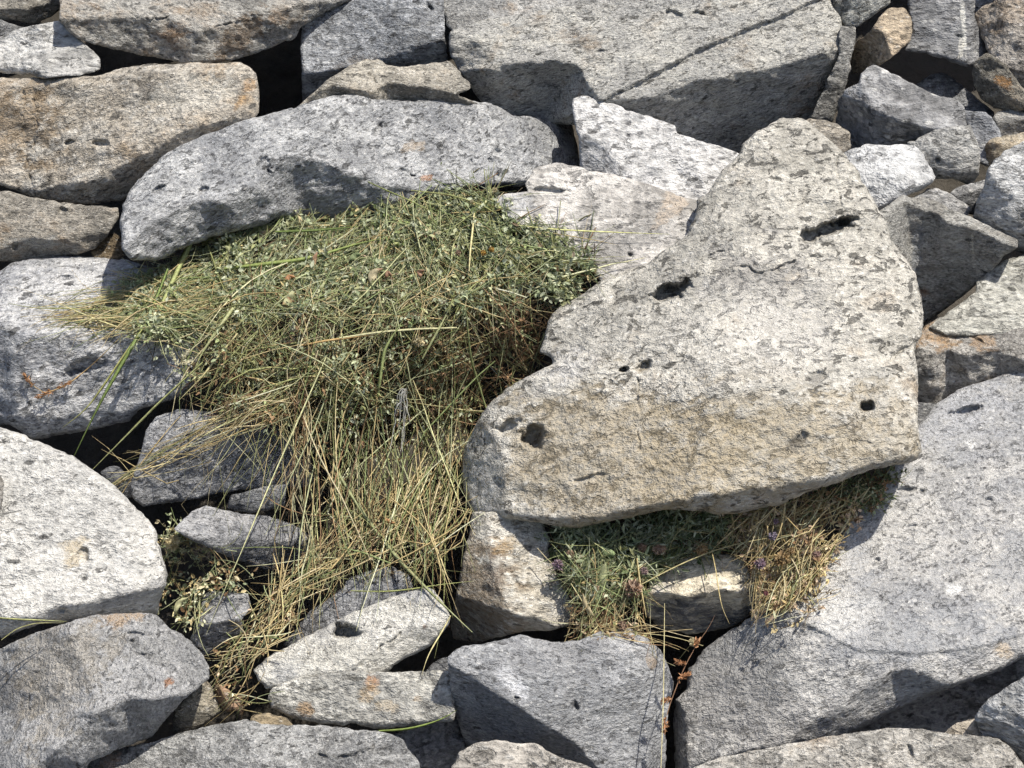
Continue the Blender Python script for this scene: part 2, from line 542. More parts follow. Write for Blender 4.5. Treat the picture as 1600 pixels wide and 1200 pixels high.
# ------------------------------------------------------------------ ground under the heap
def ground():
    gx = np.concatenate([np.linspace(-60, -4, 15)[:-1], np.linspace(-4, 4, 81), np.linspace(4, 60, 15)[1:]])
    gy = np.concatenate([np.linspace(-60, -3, 15)[:-1], np.linspace(-3, 5, 91), np.linspace(5, 60, 24)[1:]])
    X, Y = np.meshgrid(gx, gy)
    Z = H0 - 0.62 + 0.81 * Y
    lo = 0.02
    Z = np.where(Z > lo, Z, lo)
    Z = np.minimum(Z, 16 + 0.12 * Y)
    p = np.stack([X.ravel(), Y.ravel(), Z.ravel()], 1)
    p[:, 2] += fbm(p * 4.0, 4) * 0.07 + fbm(p * 0.5, 2) * 0.05
    nx, ny = len(gx), len(gy)
    f = [(j * nx + i, j * nx + i + 1, (j + 1) * nx + i + 1, (j + 1) * nx + i) for j in range(ny - 1) for i in range(nx - 1)]
    T = NT('scree_ground')
    tc = T.n.new('ShaderNodeTexCoord').outputs['Object']
    n1 = T.noise(tc, 6, 8, 0.7).outputs[0]
    c = T.mix(T.step(n1, 0.35, 0.65), (0.028, 0.024, 0.018), (0.075, 0.066, 0.055))  # soil coloured near black so that sunlit gaps still look shaded
    T.put(T.bsdf.inputs['Base Color'], c)
    T.bsdf.inputs['Roughness'].default_value = 0.95
    b = T.n.new('ShaderNodeBump'); b.inputs['Distance'].default_value = 0.03
    T.put(b.inputs['Height'], n1)
    T.put(T.bsdf.inputs['Normal'], b.outputs[0])
    o = mesh_object('ground', p, f, T.mat)
    tag(o, kind='structure')
ground()

# ------------------------------------------------------------------ the rocks
GREY = (0.40, 0.405, 0.415)
PALE = (0.52, 0.515, 0.50)
CREAM = (0.56, 0.53, 0.475)
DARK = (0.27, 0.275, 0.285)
TAN = (0.42, 0.36, 0.28)
RUST = (0.36, 0.17, 0.07)
OCHRE = (0.33, 0.23, 0.12)
BLACK = (0.05, 0.05, 0.052)
SLATE = (0.17, 0.18, 0.20)

# --- top row, left to right
rock('corner', 'rock', 'brownish grey rock cut off by the top left corner', [(-60, -270), (99, -270), (98, 10), (84, 24), (63, 37), (30, 35), (0, 32), (-60, 32)],
     b=0.9, lift=10, ref=(20, 0), cr=[([(-60, 12), (40, 14), (99, -4)], (40, 35), 1.7)], seed=1, col=(0.40, 0.375, 0.33), warm=0.3)
rock('sliver', 'stone', 'dark sliver of stone wedged at the left edge below the corner rock', [(-60, 24), (0, 30), (45, 44), (25, 56), (0, 70), (-60, 72)],
     b=0.5, lift=-25, seed=2, col=DARK)
rock('left_small', 'rock', 'pale grey pointed rock lying on the brown slab at the left edge',
     [(-60, 62), (0, 58), (21, 47), (60, 38), (91, 32), (108, 44), (132, 68), (157, 91), (157, 108), (130, 117), (74, 122), (30, 117), (0, 113), (-60, 110)],
     a=0.25, b=0.9, lift=45, cr=[([(-60, 98), (40, 104), (78, 122)], (20, 118), 1.6), ([(60, 38), (75, 75), (66, 110)], (20, 80), 0.7)], seed=3, col=PALE, white=0.8, dirt=0.15)
rock('top_brown', 'boulder', 'long grey boulder along the top with a brown-stained shaded underside',
     [(92, 32), (99, -270), (575, -270), (556, 0), (525, 11), (492, 30), (469, 43), (462, 60), (415, 78), (368, 94), (305, 101), (262, 95), (224, 87), (157, 72), (119, 60)],
     b=1.0, lift=75, ref=(300, 30), cr=[([(85, 30), (210, 26), (262, 28), (308, 47), (350, 34), (420, 14), (480, 6)], (300, 80), 1.75, 4), ([(440, 60), (462, -20)], (520, 0), 0.5)],
     cracks=[([(205, 22), (230, 30), (262, 26)], 1.2, 6), ([(330, 46), (380, 30), (425, 14)], 1.4, 8)], seed=4, col=(0.42, 0.41, 0.385), warm=0.35, ang=-12,
     stains_shade=[(270, 55, 34, 0.7, 10, (0.17, 0.10, 0.05), 0.75), (375, 60, 60, 0.45, 35, (0.19, 0.125, 0.07), 0.65), (432, 25, 26, 0.8, 0, (0.26, 0.17, 0.10), 0.6)])
rock('block', 'boulder', 'blue-grey block with a dark notch, standing right of the black hole at the top',
     [(471, 33), (500, 20), (525, 10), (560, -4), (600, -270), (693, -270), (694, 35), (698, 66), (699, 92), (680, 128), (600, 140), (520, 150), (490, 165), (472, 160), (470, 95)],
     a=-0.05, b=0.95, lift=40, ref=(580, 80), cr=[([(465, 118), (560, 102), (600, 92), (660, 71), (700, 64)], (640, 110), 1.7), ([(652, -60), (656, 44), (640, 66), (600, 90)], (690, 60), 0.55)],
     pits=[(672, 12, 7, 3.2, -60, 10)], seed=5, col=(0.46, 0.475, 0.50), streak=0.8, spots=0.5, specks=0.8,
     stains_shade=[(540, 108, 60, 0.25, 20, (0.16, 0.14, 0.12), 0.6)])
rock('flat_small', 'stone', 'small ragged cream stone lying on the long grey boulder below the block',
     [(460, 170), (490, 145), (515, 122), (545, 103), (572, 92), (594, 93), (604, 102), (625, 106), (660, 101), (688, 96), (702, 95), (720, 113), (737, 131), (737, 139), (716, 148), (748, 162), (695, 172), (590, 172), (520, 168)],
     b=1.3, lift=78, ref=(620, 133), cr=[([(455, 158), (520, 133), (555, 139), (583, 142), (607, 130), (660, 132), (677, 139), (709, 146), (745, 142)], (640, 165), 2.2, 3)],
     cracks=[([(580, 118), (590, 128), (600, 140)], 1.2, 7)], seed=6, col=(0.52, 0.485, 0.42), warm=0.3, amp=0.9, white=0.6)
rock('top_back', 'boulder', 'pale rock at the top edge peeping over the great top boulder',
     [(690, -270), (1010, -270), (1010, 2), (960, 12), (880, 30), (760, 45), (715, 55), (697, 40), (691, 10)], b=0.8, lift=-5, ref=(850, -20), cr=[([(760, -60), (758, 50)], (900, 0), 0.25)], seed=7, col=PALE, warm=0.15)
rock('great_top', 'boulder', 'great wedge-shaped boulder at the top with a deep shaded underside',
     [(702, 48), (711, 47), (760, 30), (820, 20), (880, 11), (950, 3), (1010, -40), (1180, -270), (1290, -270), (1300, 5), (1312, 22), (1318, 52), (1315, 78), (1311, 92), (1320, 102), (1318, 126), (1300, 148),
      (1285, 168), (1267, 190), (1250, 196), (1200, 240), (1150, 262), (1092, 250), (1050, 232), (1000, 210), (940, 200), (893, 196), (850, 192), (800, 186), (770, 174), (747, 156), (733, 134), (715, 108), (700, 86)],
     a=0.0, b=0.75, lift=22, ref=(1000, 90), auto=0,
     cr=[([(705, 48), (747, 66), (775, 92), (770, 108), (764, 190)], (715, 110), 0.9, 4),
         ([(760, 106), (824, 95), (870, 93), (903, 104), (922, 138), (943, 158), (1000, 152), (1040, 144), (1103, 123), (1201, 106), (1267, 88), (1330, 72)], (1000, 210), 1.85, 3),
         ([(930, 163), (1040, 106), (1117, 67), (1260, 10)], (1150, 100), -0.0, 3),
         ([(1285, -20), (1296, 60), (1280, 130)], (1318, 60), 0.7, 6)],
     steps=[([(900, 178), (940, 158), (985, 134), (1040, 106), (1085, 82), (1117, 67), (1180, 40), (1280, 0)], (1200, 120), 13)],
     cracks=[([(1045, 21), (1070, 24), (1096, 20)], 2.6, 14), ([(900, 83), (920, 81), (945, 79)], 2.0, 7), ([(1195, 72), (1205, 80), (1215, 84)], 1.2, 6)],
     scoops=[(870, 140, 60, 40, 0, 8)], seed=8, col=(0.50, 0.49, 0.455), col2=(0.37, 0.365, 0.35), streak=0.75, ang=14, spots=0.06, specks=0.5, warm=0.22)
rock('thin_dark', 'flat_rock', 'thin dark slab standing on edge right of the great top boulder', [(1312, 40), (1338, 42), (1338, 60), (1331, 98), (1320, 142), (1303, 190), (1284, 200), (1262, 196), (1275, 160), (1300, 110), (1310, 88)],
     a=0.5, b=0.2, lift=-40, seed=9, col=(0.36, 0.355, 0.34), cat='rock slab')
rock('top_mid', 'rock', 'grey rock at the top edge just right of the great top boulder', [(1286, -270), (1402, -270), (1391, 4), (1368, 22), (1346, 39), (1335, 44), (1318, 42), (1301, 8)], b=0.15, lift=10, a=-0.2, ref=(1345, 0), seed=10, col=(0.37, 0.37, 0.345), streak=0.8, ang=30)
rock('tan', 'stone', 'tan sunlit stone leaning in the dark gap near the top right', [(1328, 100), (1338, 64), (1359, 50), (1379, 22), (1388, 14), (1412, 10), (1423, 24), (1427, 44), (1422, 66), (1399, 86), (1374, 104), (1350, 112), (1334, 116)],
     a=0.35, b=0.75, lift=5, ref=(1400, 45), cr=[([(1350, 40), (1378, 50), (1386, 66), (1397, 90)], (1350, 90), 1.7, 3)], seed=11, col=(0.60, 0.50, 0.38), warm=0.5, amp=0.6, dirt=0.3, brown=(0.36, 0.22, 0.11))
rock('grey_block', 'rock', 'grey block with white vertical streaks hanging over the dark hollow at top right',
     [(1404, -270), (1530, -270), (1523, 20), (1530, 50), (1548, 84), (1530, 98), (1512, 106), (1486, 98), (1469, 91), (1436, 83), (1412, 79), (1420, 60), (1425, 44), (1418, 5)],
     a=-0.15, b=0.05, lift=20, ref=(1460, 40), cr=[([(1521, -60), (1516, 50), (1511, 110)], (1540, 70), 1.6, 3), ([(1400, 76), (1470, 84), (1512, 98)], (1460, 110), 0.8)], seed=12, col=(0.38, 0.38, 0.385), amp=0.7, streak=0.5,
     stains_shade=[(1506, 30, 60, 0.07, 92, (0.62, 0.61, 0.57), 0.8), (1502, 70, 20, 0.3, 80, (0.6, 0.58, 0.52), 0.7)], cracks=[([(1497, 57), (1512, 58)], 1.5, 5)])
rock('top_blue', 'rock', 'blue-grey rock at the top edge behind the brown corner rock', [(1505, -270), (1600, -270), (1590, -2), (1560, 12), (1520, 26), (1508, 20)], b=0.6, lift=-30, ref=(1550, 0), seed=13, col=(0.46, 0.475, 0.51))
rock('corner_right', 'boulder', 'brown-grey boulder filling the top right corner',
     [(1521, 24), (1535, 10), (1550, 4), (1575, -14), (1590, -270), (1690, -270), (1690, 190), (1600, 160), (1589, 145), (1578, 128), (1556, 106), (1545, 84), (1534, 58)],
     a=-0.25, b=0.25, lift=60, ref=(1580, 60), cr=[([(1570, 0), (1574, 60), (1560, 100)], (1530, 50), 0.8), ([(1550, 96), (1600, 110), (1690, 120)], (1600, 150), 0.8)], seed=14, col=(0.40, 0.37, 0.335), warm=0.35, amp=1.2)
rock('brown_under', 'rock', 'dark brown-stained rock tucked under the boulder at the top right', [(1518, 112), (1523, 94), (1543, 83), (1570, 100), (1600, 140), (1690, 160), (1690, 182), (1600, 172), (1574, 174), (1552, 168), (1532, 154), (1523, 140)],
     a=-0.3, b=-0.2, lift=10, cr=[([(1530, 110), (1570, 150), (1620, 175)], (1540, 165), 0.8)], seed=15, col=(0.30, 0.28, 0.24), warm=0.4, stains_shade=[(1570, 130, 20, 0.5, -40, (0.30, 0.16, 0.06), 0.8)])
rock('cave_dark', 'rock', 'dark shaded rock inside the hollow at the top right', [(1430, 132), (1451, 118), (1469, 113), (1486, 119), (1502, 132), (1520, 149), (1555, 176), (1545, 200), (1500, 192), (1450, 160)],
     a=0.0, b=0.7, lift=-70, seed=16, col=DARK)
rock('dark_angular', 'rock', 'dark grey angular rock with a broad sloping top right of the great boulder',
     [(1305, 195), (1311, 153), (1322, 138), (1341, 130), (1344, 114), (1357, 103), (1368, 101), (1390, 113), (1416, 126), (1447, 141), (1469, 150), (1493, 155), (1506, 168), (1510, 198), (1469, 212), (1447, 222), (1421, 232), (1381, 240), (1344, 242), (1326, 244), (1314, 215)],
     a=0.15, b=0.65, lift=25, ref=(1410, 165), cr=[([(1338, 100), (1345, 134), (1356, 160), (1364, 190), (1356, 245)], (1320, 190), 1.1, 3), ([(1352, 164), (1403, 187), (1436, 196), (1475, 204), (1520, 200)], (1400, 225), 1.5, 3)],
     pits=[(1323, 167, 2.5, 2.5, 0, 6)], seed=17, col=(0.33, 0.33, 0.335), white=0.7, dirt=0.2, amp=0.8)
rock('small_brown', 'stone', 'small brownish stone wedged between the leaning boulder and the dark angular rock', [(1252, 192), (1263, 185), (1294, 189), (1316, 198), (1328, 208), (1331, 232), (1316, 244), (1290, 250), (1258, 225)],
     b=0.45, a=0.1, lift=-25, seed=18, col=(0.46, 0.42, 0.36), warm=0.3, amp=0.6)
rock('pyramid', 'rock', 'grey rock with a sharp pyramid ridge, right of the pale slab', [(1416, 222), (1444, 212), (1460, 204), (1488, 198), (1516, 194), (1523, 210), (1531, 230), (1533, 252), (1529, 276), (1519, 290), (1500, 284), (1488, 279), (1464, 280), (1440, 275), (1428, 245)],
     a=0.1, b=0.35, lift=45, ref=(1490, 240), cr=[([(1522, 188), (1480, 224), (1452, 252)], (1450, 215), 0.65, 2.5), ([(1455, 264), (1500, 272), (1540, 268)], (1500, 290), 0.9)], pits=[(1466, 249, 5, 3.5, -35, 9)], seed=19, col=(0.41, 0.405, 0.39), amp=0.5, dirt=0.2)
rock('blue_mid', 'rock', 'blue-grey shaded rock between the pyramid rock and the right edge', [(1500, 172), (1523, 174), (1540, 174), (1551, 182), (1560, 200), (1566, 213), (1558, 238), (1545, 262), (1528, 255), (1515, 205)],
     a=-0.15, b=0.1, lift=0, seed=20, col=(0.35, 0.36, 0.38), amp=0.6)
rock('right_flat', 'rock', 'dark flat-topped rock at the right edge in the shade of the corner boulder', [(1548, 186), (1556, 175), (1578, 170), (1600, 170), (1690, 165), (1690, 225), (1600, 216), (1562, 218)], b=1.2, lift=-5, ref=(1600, 190), cr=[([(1545, 186), (1690, 182)], (1600, 205), 1.7)], seed=21, col=(0.36, 0.35, 0.33), amp=0.6)
rock('right_cream', 'stone', 'small cream stone at the right edge above the bright grey boulder', [(1540, 228), (1548, 217), (1569, 211), (1600, 206), (1690, 200), (1690, 240), (1600, 238), (1570, 246), (1554, 262), (1540, 262)],
     b=1.2, lift=15, ref=(1570, 225), cr=[([(1545, 218), (1570, 227), (1600, 225)], (1550, 245), 1.6, 3)], seed=22, col=(0.52, 0.46, 0.36), warm=0.3, amp=0.5)
rock('chip_a', 'stone', 'rough grey stone lying behind the rock with the dark front face', [(1424, 312), (1436, 300), (1448, 293), (1464, 293), (1480, 299), (1492, 307), (1512, 319), (1519, 327), (1512, 336), (1490, 342), (1455, 336)], b=0.55, lift=30, seed=23, col=(0.43, 0.425, 0.42), amp=0.6)
rock('chip_b', 'stone', 'dark wedge of stone between the pyramid rock and the bright right boulder', [(1482, 302), (1500, 290), (1520, 285), (1540, 280), (1543, 296), (1536, 320), (1528, 340), (1508, 332)], b=0.8, lift=8, ref=(1515, 305), cr=[([(1482, 306), (1510, 302), (1545, 290)], (1525, 325), 1.3, 3)], seed=24, col=(0.36, 0.36, 0.365), amp=0.5)
rock('right_bright', 'boulder', 'bright mottled boulder at the right edge above the dark-faced rock',
     [(1518, 340), (1526, 316), (1537, 294), (1542, 266), (1553, 249), (1570, 235), (1600, 219), (1690, 190), (1690, 420), (1600, 400), (1560, 380), (1535, 358)],
     a=0.1, b=0.55, lift=75, ref=(1580, 300), cr=[([(1545, 230), (1546, 275), (1530, 315)], (1515, 300), 1.0, 5), ([(1510, 318), (1550, 345), (1600, 372), (1690, 395)], (1540, 375), 0.9, 8)], seed=25, col=(0.49, 0.495, 0.50), streak=0.6, spots=0.3)
rock('pale_slab', 'flat_rock', 'smooth pale slab lying level right of the leaning boulder top',
     [(1300, 262), (1316, 240), (1330, 233), (1354, 225), (1384, 227), (1404, 224), (1430, 227), (1442, 238), (1448, 250), (1456, 262), (1463, 277), (1458, 284), (1448, 292), (1436, 300), (1420, 305), (1400, 325), (1370, 345), (1330, 330)],
     b=0.85, lift=45, ref=(1390, 265), cr=[([(1400, 310), (1428, 294), (1468, 274)], (1440, 305), 1.8, 3)], seed=26, col=(0.51, 0.515, 0.52), amp=0.45, streak=0.5, grain=0.6, spots=0.1, dirt=0.05, cat='rock slab')
rock('dark_face', 'boulder', 'angular rock with a bright thin top and a large dark broken front face',
     [(1360, 345), (1374, 329), (1394, 316), (1412, 303), (1428, 308), (1438, 306), (1464, 314), (1490, 328), (1520, 340), (1550, 356), (1590, 375), (1590, 387), (1574, 397), (1552, 420), (1523, 446), (1495, 470), (1470, 489), (1446, 506), (1420, 510), (1390, 440)],
     a=0.4, b=1.4, lift=92, ref=(1470, 340), cr=[([(1360, 362), (1382, 341), (1400, 325), (1414, 316), (1428, 320), (1444, 328), (1460, 330), (1472, 334), (1482, 346), (1500, 352), (1524, 358), (1550, 370), (1570, 380), (1600, 390)], (1460, 430), 2.3, 2.5),
     ([(1420, 318), (1420, 380), (1430, 460)], (1400, 400), 0.5, 3), ([(1440, 330), (1450, 380), (1452, 450)], (1425, 400), -0.35, 3)], seed=27, col=(0.37, 0.365, 0.345), col2=(0.25, 0.24, 0.22), amp=0.5, er=5,
     stains_shade=[(1432, 385, 60, 0.2, 82, (0.20, 0.215, 0.24), 0.7), (1521, 390, 34, 0.06, 100, (0.6, 0.58, 0.5), 0.6), (1440, 460, 18, 0.6, 60, (0.2, 0.10, 0.05), 0.6)])
rock('right_low', 'rock', 'grey-green rock at the right edge above the rusty slab', [(1450, 512), (1480, 488), (1526, 456), (1526, 438), (1548, 420), (1565, 407), (1593, 399), (1690, 385), (1690, 530), (1560, 525), (1480, 525)],
     a=0.1, b=0.45, lift=0, ref=(1580, 450), cr=[([(1570, 395), (1545, 430), (1526, 465)], (1510, 470), 0.8, 4)], seed=28, col=(0.40, 0.395, 0.36), amp=0.7)
rock('rusty', 'flat_rock', 'rust-stained slab with a dark front between the big boulder and the right edge',
     [(1425, 548), (1433, 530), (1444, 509), (1467, 497), (1495, 492), (1550, 494), (1600, 495), (1690, 490), (1690, 640), (1600, 628), (1540, 640), (1480, 670), (1430, 670)],
     b=1.15, lift=35, ref=(1520, 545), cr=[([(1425, 540), (1460, 556), (1481, 548), (1516, 556), (1554, 546), (1600, 562), (1690, 566)], (1520, 600), 1.8, 3)], seed=29, col=(0.46, 0.44, 0.41), warm=0.2, cat='rock slab',
     stains_shade=[(1465, 528, 40, 0.35, 0, (0.40, 0.26, 0.14), 0.7), (1530, 528, 30, 0.4, -30, (0.40, 0.27, 0.16), 0.6)], cracks=[([(1500, 512), (1520, 525), (1535, 535)], 1.5, 7)])

# --- second row
rock('brown_slab', 'boulder', 'big brown-weathered slab at the left under the long top boulder',
     [(-70, 122), (0, 122), (66, 122), (110, 121), (150, 119), (195, 104), (231, 100), (297, 99), (375, 97), (392, 105), (402, 116), (405, 145), (405, 176), (399, 186), (350, 212), (285, 240), (245, 262), (212, 300), (189, 315), (133, 320), (70, 312), (21, 298), (-10, 284), (-70, 278)],
     a=0.05, b=0.12, lift=28, ref=(200, 210), cr=[([(-70, 134), (66, 134), (150, 130), (205, 116), (297, 114), (375, 108), (410, 122)], (200, 100), 1.1, 5), ([(-70, 286), (60, 296), (133, 285), (224, 242), (297, 200), (395, 180)], (300, 240), 1.3, 6), ([(385, 100), (392, 140), (396, 190)], (410, 140), 0.9, 5)],
     pits=[(155, 225, 13, 6, 0, 9), (108, 223, 9, 3.5, 15, 6)], cracks=[([(36, 135), (38, 180), (42, 240), (48, 285)], 1.6, 4), ([(54, 140), (56, 190), (52, 240)], 1.4, 3)], seed=30, col=(0.49, 0.465, 0.42), col2=(0.35, 0.315, 0.265), warm=0.5, ang=20, amp=0.85,
     brown=(0.31, 0.23, 0.145),
     stains_shade=[(20, 190, 70, 1.2, 90, (0.24, 0.165, 0.09), 0.6), (230, 140, 20, 0.6, 10, BLACK, 0.6), (388, 135, 16, 0.7, 50, (0.40, 0.24, 0.11), 0.6), (310, 140, 70, 0.5, 15, (0.55, 0.53, 0.48), 0.6), (380, 155, 18, 0.6, 50, (0.40, 0.23, 0.08), 0.6)])
rock('left_low', 'rock', 'low brownish rock with a round pit at the left edge under the brown slab',
     [(-70, 302), (0, 300), (14, 298), (45, 307), (87, 314), (140, 321), (186, 323), (186, 340), (170, 367), (148, 390), (110, 400), (70, 408), (21, 410), (-70, 406)],
     b=0.35, lift=28, ref=(80, 345), cr=[([(-70, 392), (0, 386), (42, 372), (105, 372), (172, 362)], (80, 400), 1.2, 4), ([(-70, 318), (60, 318), (190, 334)], (80, 305), 0.8, 4)], pits=[(97, 329, 9, 8, 0, 9), (22, 384, 6, 8, 0, 8)], seed=31, col=(0.44, 0.41, 0.36), warm=0.35,
     stains_shade=[(60, 380, 50, 0.25, 0, (0.55, 0.55, 0.53), 0.5)])
rock('crumb', 'stone', 'small brown stone in the crack left of the long grey boulder', [(140, 392), (158, 372), (176, 362), (192, 375), (196, 400), (170, 412), (148, 410)], b=0.3, lift=-10, seed=32, col=(0.26, 0.20, 0.13), warm=0.5, amp=0.5)
rock('long_grey', 'boulder', 'long rounded grey boulder overhanging the hay pile',
     [(187, 345), (191, 320), (204, 296), (228, 268), (256, 241), (280, 227), (332, 206), (402, 182), (465, 165), (525, 147), (562, 148), (590, 155), (660, 158), (735, 157), (765, 160), (786, 171), (802, 181), (870, 182), (893, 191), (902, 225), (909, 262), (905, 275), (850, 285), (815, 292),
      (772, 290), (730, 296), (688, 308), (642, 318), (590, 332), (520, 345), (472, 341), (437, 338), (415, 350), (350, 366), (297, 384), (266, 400), (245, 408), (205, 408), (190, 390)],
     a=0.12, b=0.85, lift=62, ref=(540, 220), er=13, auto=2,
     cr=[([(180, 400), (240, 345), (297, 318), (350, 309), (402, 282), (424, 254), (462, 240), (507, 252), (540, 270), (575, 282), (642, 297), (730, 288), (800, 282)], (500, 330), 1.38, 5),
         ([(300, 200), (262, 260), (225, 330)], (190, 330), 0.55, 14), ([(868, 170), (872, 220), (880, 270)], (900, 230), 1.2, 4), ([(780, 160), (800, 200), (850, 260)], (860, 190), 0.35)],
     pits=[(246, 296, 14, 5, 30, 10), (318, 297, 9, 5, 40, 8), (413, 262, 12, 14, 0, 12), (591, 203, 4, 14, -25, 8), (777, 238, 7, 6, 0, 8), (777, 274, 4, 4, 0, 8), (736, 254, 2.5, 5, 0, 6), (701, 290, 16, 5, 0, 6), (765, 250, 3, 3, 0, 5)],
     cracks=[([(413, 262), (430, 280), (443, 308)], 1.4, 8), ([(605, 265), (635, 270), (655, 282)], 1.3, 6), ([(600, 210), (585, 225), (566, 240)], 1.2, 5)],
     seed=33, col=(0.47, 0.475, 0.48), col2=(0.27, 0.275, 0.285), streak=0.65, ang=25, spots=0.5, specks=0.75, stains_shade=[(662, 277, 10, 0.5, 0, (0.45, 0.22, 0.10), 0.6), (640, 230, 20, 0.4, 0, (0.5, 0.36, 0.2), 0.35)])
rock('triangle', 'flat_rock', 'pale triangular slab under the great top boulder', [(892, 166), (896, 154), (912, 149), (936, 154), (1000, 177), (1055, 195), (1057, 209), (1100, 221), (1152, 237), (1200, 265), (1140, 345), (1060, 345), (975, 310), (912, 295), (906, 260), (904, 217)],
     a=0.02, b=0.7, lift=60, auto=1, ref=(1000, 240), cr=[([(896, 200), (940, 226), (966, 256), (990, 285)], (920, 270), 0.85, 4), ([(1125, 240), (1090, 250), (1040, 240), (1030, 300)], (1080, 290), 0.35, 5)],
     seed=34, col=(0.51, 0.505, 0.50), amp=0.5, specks=0.8, spots=0.12, dirt=0.1, cat='rock slab')
rock('pink_slab', 'flat_rock', 'smooth pinkish pale slab at the right of the hay pile', [(773, 318), (779, 304), (800, 301), (826, 300), (820, 286), (835, 261), (870, 253), (915, 263), (975, 276), (1017, 289), (1045, 299), (1087, 312), (1150, 360), (1080, 460), (960, 470), (935, 436), (915, 412), (860, 386), (800, 345)],
     a=-0.02, b=0.8, lift=106, auto=0, ref=(940, 330), cr=[([(1048, 290), (1070, 330), (1100, 360)], (1090, 320), 0.5)], pits=[(984, 398, 5, 3.5, -30, 7), (922, 280, 3, 3, 0, 5), (860, 298, 26, 5, -4, 12)],
     seed=35, col=(0.52, 0.50, 0.475), specks=0.7, amp=0.35, spots=0.1, grain=0.7, tex=1.2, dirt=0.05, streak=0.3, cat='rock slab', stains_shade=[(1050, 320, 34, 0.4, 40, (0.52, 0.42, 0.32), 0.45), (800, 325, 30, 0.7, 0, (0.44, 0.45, 0.47), 0.6)])
rock('leaning', 'boulder', 'largest pale boulder with dark oblong holes leaning over the hay',
     [(1155, 241), (1161, 224), (1180, 206), (1218, 186), (1243, 182), (1257, 186), (1281, 205), (1306, 227), (1320, 240), (1337, 262), (1355, 294), (1372, 325), (1385, 343), (1393, 371), (1411, 399), (1428, 421), (1441, 467), (1443, 498), (1440, 524), (1429, 547), (1434, 582), (1435, 659), (1440, 705), (1432, 720),
      (1355, 737), (1300, 757), (1264, 769), (1215, 790), (1162, 800), (1124, 804), (1092, 797), (1038, 797), (957, 814), (898, 825), (852, 819), (817, 814), (786, 812), (744, 807), (729, 790), (720, 742), (726, 698), (747, 656), (765, 628), (800, 600), (842, 579), (864, 568), (860, 558), (842, 551), (849, 530), (856, 502),
      (870, 481), (905, 463), (940, 435), (1010, 411), (1040, 390), (1070, 370), (1086, 340), (1088, 314), (1110, 297), (1128, 266)],
     a=0.0, b=0.72, lift=245, ref=(1090, 600), er=11, T=240, auto=0,
     cr=[([(840, 590), (930, 600), (1000, 585), (1130, 600), (1280, 640), (1450, 650)], (1100, 740), 0.42, 70),
         ([(735, 640), (775, 687), (788, 715), (792, 830)], (735, 740), 0.95, 5),
         ([(700, 800), (900, 808), (1080, 778), (1250, 752), (1460, 705)], (1100, 830), 1.2, 8),
         ([(1330, 240), (1385, 380), (1402, 520), (1390, 600), (1408, 720)], (1440, 560), 0.6, 5),
         ([(1130, 250), (1090, 350), (1000, 430), (860, 500), (800, 610)], (900, 400), 0.4, 10),
         ([(1170, 190), (1200, 240), (1180, 330)], (1120, 260), 0.4, 8)],
     pits=[(1045, 457, 35, 14, 22, 40), (1290, 361, 42, 11, 17, 38), (792, 667, 20, 9, 22, 16), (832, 683, 20, 17, 20, 38), (1356, 634, 13, 9, 10, 30), (975, 578, 9, 5, 0, 20), (1008, 570, 16, 8, 30, 18), (1250, 685, 17, 8, 35, 7), (1277, 587, 16, 7, 0, 5), (925, 746, 26, 4, 12, 5), (1320, 345, 22, 6, 10, 20)],
     cracks=[([(996, 560), (999, 620), (996, 680), (1000, 720)], 1.3, 5), ([(1395, 560), (1420, 540), (1436, 524)], 2.5, 12), ([(1140, 415), (1190, 425), (1240, 408), (1275, 400)], 2.0, 8), ([(1085, 430), (1100, 400), (1150, 390)], 1.6, 6), ([(1310, 250), (1312, 300), (1312, 330)], 1.1, 4)],
     scoops=[(1215, 490, 105, 75, -10, 13), (1400, 545, 30, 22, 30, 12)], seed=36, col=(0.50, 0.48, 0.435), col2=(0.35, 0.335, 0.30), streak=1.0, ang=14, spots=0.10, specks=0.5, warm=0.12, amp=0.8, dirt=0.35, grain=0.9, tex=1.5,
     stains_shade=[(960, 720, 210, 0.5, 5, (0.34, 0.285, 0.20), 0.68), (1180, 720, 200, 0.45, 12, (0.35, 0.295, 0.205), 0.68), (1340, 680, 120, 0.5, 12, (0.40, 0.35, 0.27), 0.5), (1215, 470, 110, 0.75, -10, (0.36, 0.35, 0.34), 0.55), (1210, 430, 70, 0.35, 5, (0.20, 0.195, 0.19), 0.6), (1160, 420, 50, 0.4, 0, (0.22, 0.21, 0.2), 0.5), (1245, 685, 20, 0.5, 30, BLACK, 0.7), (1275, 590, 18, 0.5, 0, BLACK, 0.6), (1085, 570, 22, 0.5, 0, BLACK, 0.4), (1170, 540, 140, 0.4, 5, (0.62, 0.60, 0.56), 0.4), (755, 750, 40, 1.6, 0, (0.40, 0.41, 0.42), 0.6), (880, 580, 60, 0.35, 30, (0.45, 0.45, 0.46), 0.5)])  # includes a broad grey patch that darkens the scoop
rock('shadow_right', 'rock', 'dark rock in the shaded gap under the rusty slab', [(1420, 628), (1460, 630), (1500, 615), (1520, 640), (1470, 690), (1425, 720)], b=0.2, lift=-30, seed=37, col=DARK, amp=0.5)

